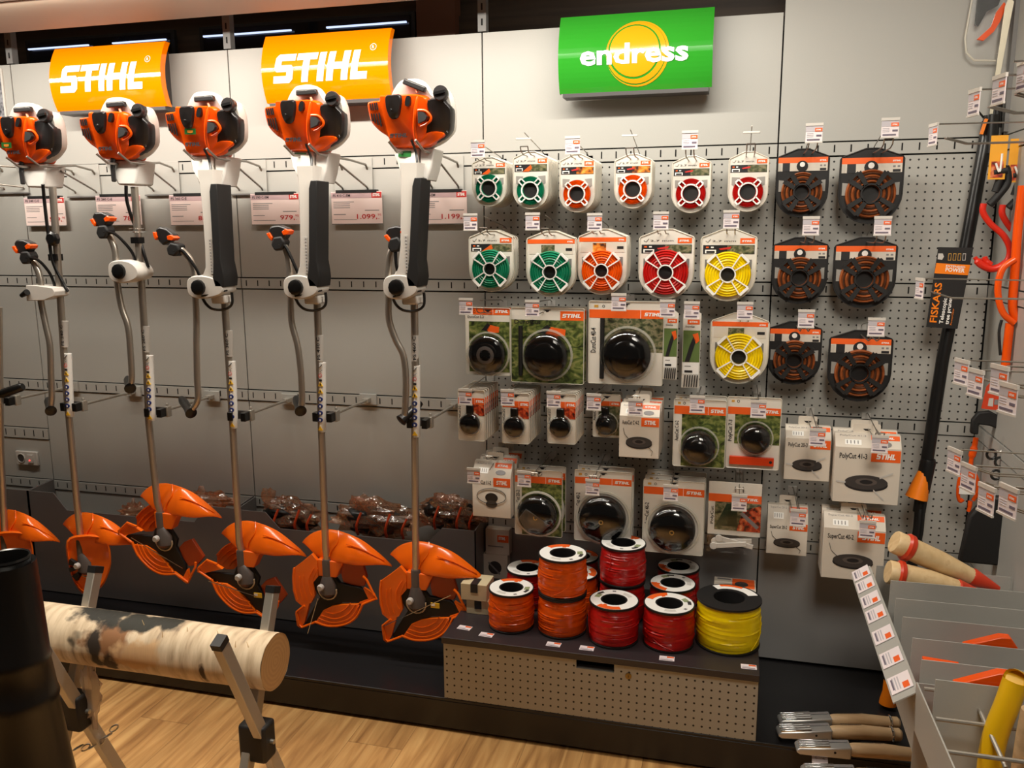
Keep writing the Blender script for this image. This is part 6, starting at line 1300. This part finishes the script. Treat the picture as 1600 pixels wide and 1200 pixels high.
m = MB(); P = [(1515, 676), (1517, 655), (1527, 643), (1545, 641), (1562, 650), (1560, 670), (1544, 664), (1528, 662), (1527, 678)]; m.prism([(at(x, y, Y=-.2).x, at(x, y, Y=-.2).z) for x, y in P], -.215, -.195, blackm); m.build('black_guard', t, bev=.004)
m = MB(); P = [(1526, 662), (1562, 650), (1566, 700), (1556, 700), (1530, 690)]; m.prism([(at(x, y, Y=-.2).x, at(x, y, Y=-.2).z) for x, y in P], -.198, -.194, clear2); m.tube([at(1564, 652, Y=-.22), at(1567, 674, Y=-.22)], .003, chrome, 6); m.build('blister', t)
t = thing('pruner_pack', 'large clear pack with black and orange pruner head at the right edge', 'blister pack', tuple(at(1585, 720, Y=-.3)))
m = MB(); P = [(1574, 655), (1610, 628), (1610, 760), (1545, 745), (1540, 700), (1560, 700)]; m.prism([(at(x, y, Y=-.28).x, at(x, y, Y=-.28).z) for x, y in P], -.31, -.28, clear2); m.build('blister', t, bev=.006)
m = MB(); P = [(1580, 660), (1610, 640), (1610, 700), (1572, 700)]; m.prism([(at(x, y, Y=-.28).x, at(x, y, Y=-.28).z) for x, y in P], -.295, -.275, dgrey); m.build('dark_insert', t, bev=.004)
m = MB(); [m.tube([at(x, y, Y=-.29)+Vector((.012*math.cos(q), 0, .014*math.sin(q))) for q in [2*math.pi*i/14 for i in range(15)]], .004, black, 6) for x, y in ((1549, 710), (1562, 722), (1556, 742))]; m.tube([at(1593, 712, Y=-.3), at(1592, 742, Y=-.3)], .010, orange, 10); m.build('handle', t)
# orange shears
t = thing('garden_shears', 'small orange handled shears hanging beside the pruner pole', 'shears', tuple(at(1515, 780, Y=-.12)))
outline3([(1525, 684), (1522, 700), (1518, 715), (1516, 735)], [.008]*6+[.011]*6+[.007]*7, orange, 'orange_sleeve', t, Y=-.12)
outline3([(1507, 735), (1499, 750), (1497, 772), (1500, 783), (1505, 780)], .006, orange, 'handle', t, Y=-.12)
outline3([(1520, 735), (1527, 750), (1527, 770), (1520, 782)], .006, orange, 'handle', t, Y=-.12)
outline3([(1516, 783), (1515, 792), (1513, 800)], [.007]*6+[.006]*6+[.002], orange, 'tip', t, Y=-.12)
m = MB(); a = at(1499, 761, Y=-.13); b = at(1522, 773, Y=-.13); m.box((a.x, -.132, b.z), (b.x, -.130, a.z), whitep); m.build('paper_band', t)
# black pouch
t = thing('tool_pouch', 'large black pouch with pale print hanging low at the right edge', 'pouch', tuple(at(1560, 880, Y=-.34)))
m = MB(); P = [(1513, 805), (1527, 790), (1550, 775), (1612, 775), (1612, 895), (1560, 882), (1497, 876)]; m.prism([(at(x, y, Y=-.34).x, at(x, y, Y=-.34).z) for x, y in P], -.355, -.325, blackm); m.build('pouch_body', t, bev=.006)
m = MB(); q = at(1594, 828, Y=-.357); m.text('S', .014, cardg, TR(q) @ FACE); q = at(1594, 838, Y=-.357); m.text('G', .012, cardg, TR(q) @ FACE); m.build('pale_print', t)
# ---------------------------------------------------------------- divided metal tray on the right
X0, Xr, ZT2 = 3.285, XE-.006, .70
YA = -.50; YB = at(1425, 1102, Z=ZT2-.032).y
t = thing('divided_tray', 'grey sheet metal tray with cross dividers and a label strip along its edge', 'display tray', ((X0+Xr)/2, (YA+YB)/2, ZT2-.16))
m = MB(); m.box((X0+.004, YB, ZT2-.14), (Xr, YA, ZT2-.137), grey); m.build('tray_floor', t)
m = MB(); m.box((X0+.02, YA-.002, ZT2-.14), (Xr, YA, ZT2+.004), grey); m.build('back_panel', t)
# stepped left edge strip
m = MB(); m.add([(X0, YA, ZT2), (X0, YB, ZT2), (X0-.045, YB, ZT2-.032), (X0-.045, YA, ZT2-.032), (X0, YA, ZT2-.003), (X0, YB, ZT2-.003), (X0-.044, YB, ZT2-.035), (X0-.044, YA, ZT2-.035)], [(0, 1, 2, 3), (7, 6, 5, 4), (0, 4, 5, 1), (1, 5, 6, 2), (2, 6, 7, 3), (3, 7, 4, 0)], grey)
m.box((X0, YB, ZT2-.14), (X0+.004, YA, ZT2), grey); m.build('label_strip', t)
dv = [-.60, -.695, -.80, -.905, -1.015, -1.13]
dpx = [(1392, 907), (1400, 935), (1411, 964), (1426, 997), (1440, 1031), (1462, 1062)]
for i, (px, py) in enumerate(dpx):
    q = at(px, py, X=X0+.012); y = q.y; z = q.z
    m = MB(); m.add([(X0+.012, y, z), (Xr, y, z), (Xr, y-.028, ZT2-.137), (X0+.004, y-.028, ZT2-.137), (X0+.012, y+.0025, z), (Xr, y+.0025, z), (Xr, y-.0255, ZT2-.137), (X0+.004, y-.0255, ZT2-.137)], [(0, 1, 2, 3), (7, 6, 5, 4), (0, 4, 5, 1), (1, 5, 6, 2), (2, 6, 7, 3), (3, 7, 4, 0)], grey); m.build('divider', t)
for i, (px, py) in enumerate([(1360, 897), (1366, 915), (1375, 938), (1385, 961), (1400, 994), (1414, 1030), (1405+22, 1069)]):
    q = at(px, py, Z=ZT2-.0145); y = q.y
    wh = ['at its far end', 'second from its far end', 'third from its far end', 'fourth from its far end', 'third from its near end', 'second from its near end', 'at its near end'][i]
    y = YA-.03-i*.118 if False else y
    m = MB(); T = TR(X0-.0225, y, ZT2-.0145) @ RY(-math.atan2(.032, .045)); m.box((-.0245, -.034, 0), (.0245, .034, .0012), tagp, T); m.box((.004, -.028, .0012), (.018, -.004, .0016), orangem, T)
    for j in range(3): m.box((-.016+.006*j, -.024, .0012), (-.013+.006*j, .026, .0015), taggrey, T)
    m.box((-.019, -.02, .0012), (-.015, .022, .0016), tagtext, T)
    tag(m.build('strip_label', loc=(X0-.0225, y, ZT2-.0145)), 'price label on the slanted strip of the metal tray, '+wh, 'price label', 'price labels on the tray strip')
# wooden pestles in the tray
def wood_handle(p, q, lab):
    a = at(*p, Z=ZT2+.055) if len(p) == 2 else at(p[0], p[1], Y=p[2]); b = at(q[0], q[1], Y=q[2])
    t = thing('wooden_handle', lab, 'handle', tuple(a), 'pale handles with red collars'); d = (b-a); L = d.length; d.normalize()
    m = MB(); m.tube([a, a+d*.004, a+d*L*.12, a+d*L*.45, a+d*L*.75], [.030, .0325, .0325, .031, .022], woodl, 18); m.build('shank', t)
    m = MB(); m.tube([a+d*L*.09, a+d*L*.11, a+d*L*.15, a+d*L*.165], [.033, .039, .038, .033], M('red_paint', (205, 60, 32), .3), 18); m.build('red_collar', t)
    m = MB(); m.tube([a+d*L*.73, a+d*L*.75, a+d*L], [.0225, .025, .008], MC['red_paint'], 16); m.build('red_tip', t)
wood_handle((1397, 846, -.56), (1560, 920, -.52), 'pale wooden handle with red collar, the upper one, red tip showing')
wood_handle((1387, 893, -.60), (1535, 928, -.575), 'pale wooden handle with red collar, the lower one in the tray')
for i, (pts, lab) in enumerate((([(1505, 1006), (1590, 1012), (1578, 994)], 'orange plastic wedge in the fourth compartment of the tray'), ([(1490, 1066), (1590, 1078), (1578, 1050)], 'orange plastic wedge in the nearest compartment, beside the yellow handle'), ([(1442, 1031), (1500, 1038), (1442, 1036)], 'thin orange wedge edge showing behind the fifth divider'))):
    Y = [at(1426, 997, X=X0+.012).y+.02, at(1462, 1062, X=X0+.012).y+.02, at(1440, 1031, X=X0+.012).y+.02][i]; V_ = [at(x, y, Y=Y) for x, y in pts]; m = MB()
    if i < 2: P = [(V_[0].x, V_[0].z), (V_[0].x+.01, ZT2-.13), (V_[1].x, ZT2-.13), (V_[1].x, V_[1].z), (V_[2].x, V_[2].z), (V_[2].x-.02, V_[2].z)]
    else: P = [(V_[0].x, V_[0].z+.004), (V_[0].x+.0, ZT2-.1), (V_[1].x, ZT2-.1), (V_[1].x, V_[1].z)]
    m.prism(P, Y-.012, Y+.012, orange); tag(m.build('splitting_wedge', loc=(V_[0].x, Y, ZT2-.13), bev=.002), lab, 'wedge', 'orange plastic wedges')
# lower wire rack in front of the tray with axe handles
YC = at(1434, 1064, X=X0).y
t = thing('wire_rack', 'grey wire rack with solid side plate below the near end of the tray', 'wire rack', (X0, YC, .55))
a = at(1434, 1066, X=X0-.0); b = at(1495, 1205, X=X0-.0)
m = MB(); m.add([(X0, a.y, a.z), (X0, b.y, b.z), (X0, b.y-.0, b.z-.10), (X0, a.y, a.z-.10), (X0-.003, a.y, a.z), (X0-.003, b.y, b.z), (X0-.003, b.y, b.z-.10), (X0-.003, a.y, a.z-.10)], [(0, 1, 2, 3), (7, 6, 5, 4), (0, 4, 5, 1), (1, 5, 6, 2), (2, 6, 7, 3), (3, 7, 4, 0)], grey); m.build('side_plate', t)
m = MB(); m.box((X0, a.y-.004, a.z-.20), (Xr, a.y-.002, a.z-.0), grey); m.build('back_plate', t)
for p, q in (((1444, 1076), (1600, 1094)), ((1462, 1123), (1600, 1142)), ((1478, 1174), (1600, 1192))):
    A = at(*p, X=X0+.003); m = MB(); m.tube([A, (Xr, A.y, A.z)], .0042, aluw, 8); m.build('cross_wire', t)
A = at(1522, 1090, Y=at(1444, 1076, X=X0+.003).y); B = at(1541, 1132, Y=at(1462, 1123, X=X0+.003).y); C_ = at(1572, 1200, Y=at(1478, 1174, X=X0+.003).y)
m = MB(); m.tube([A, B, C_], .0042, aluw, 8); m.build('long_wire', t)
t = thing('axe_handle', 'thick yellow axe handle standing up at the bottom right corner', 'axe', tuple(at(1540, 1200, Y=-1.35)))
m = MB(); m.tube(smooth_pts([at(1587, 1062, Y=-1.33), at(1586, 1066, Y=-1.33), at(1574, 1100, Y=-1.34), at(1555, 1150, Y=-1.35), at(1545, 1210, Y=-1.36), at(1540, 1300, Y=-1.37)]), [.017, .021]+[.0215]*24, yellowp, 16); m.build('handle', t)
m = MB(); m.lathe([(.004, 0), (.004, .001)], MC['warn_yellow'], TR(at(1590, 1058, Y=-1.33)), 10)
t = thing('axe_handle', 'pale wooden axe handle right of the yellow one at the picture edge', 'axe', tuple(at(1590, 1200, Y=-1.4)))
m = MB(); m.tube([at(1612, 1110, Y=-1.40), at(1604, 1150, Y=-1.40), at(1592, 1230, Y=-1.40)], .017, ashw, 14); m.build('handle', t)
# drop helper properties
for o in bpy.data.objects:
    if '_w' in o: del o['_w']
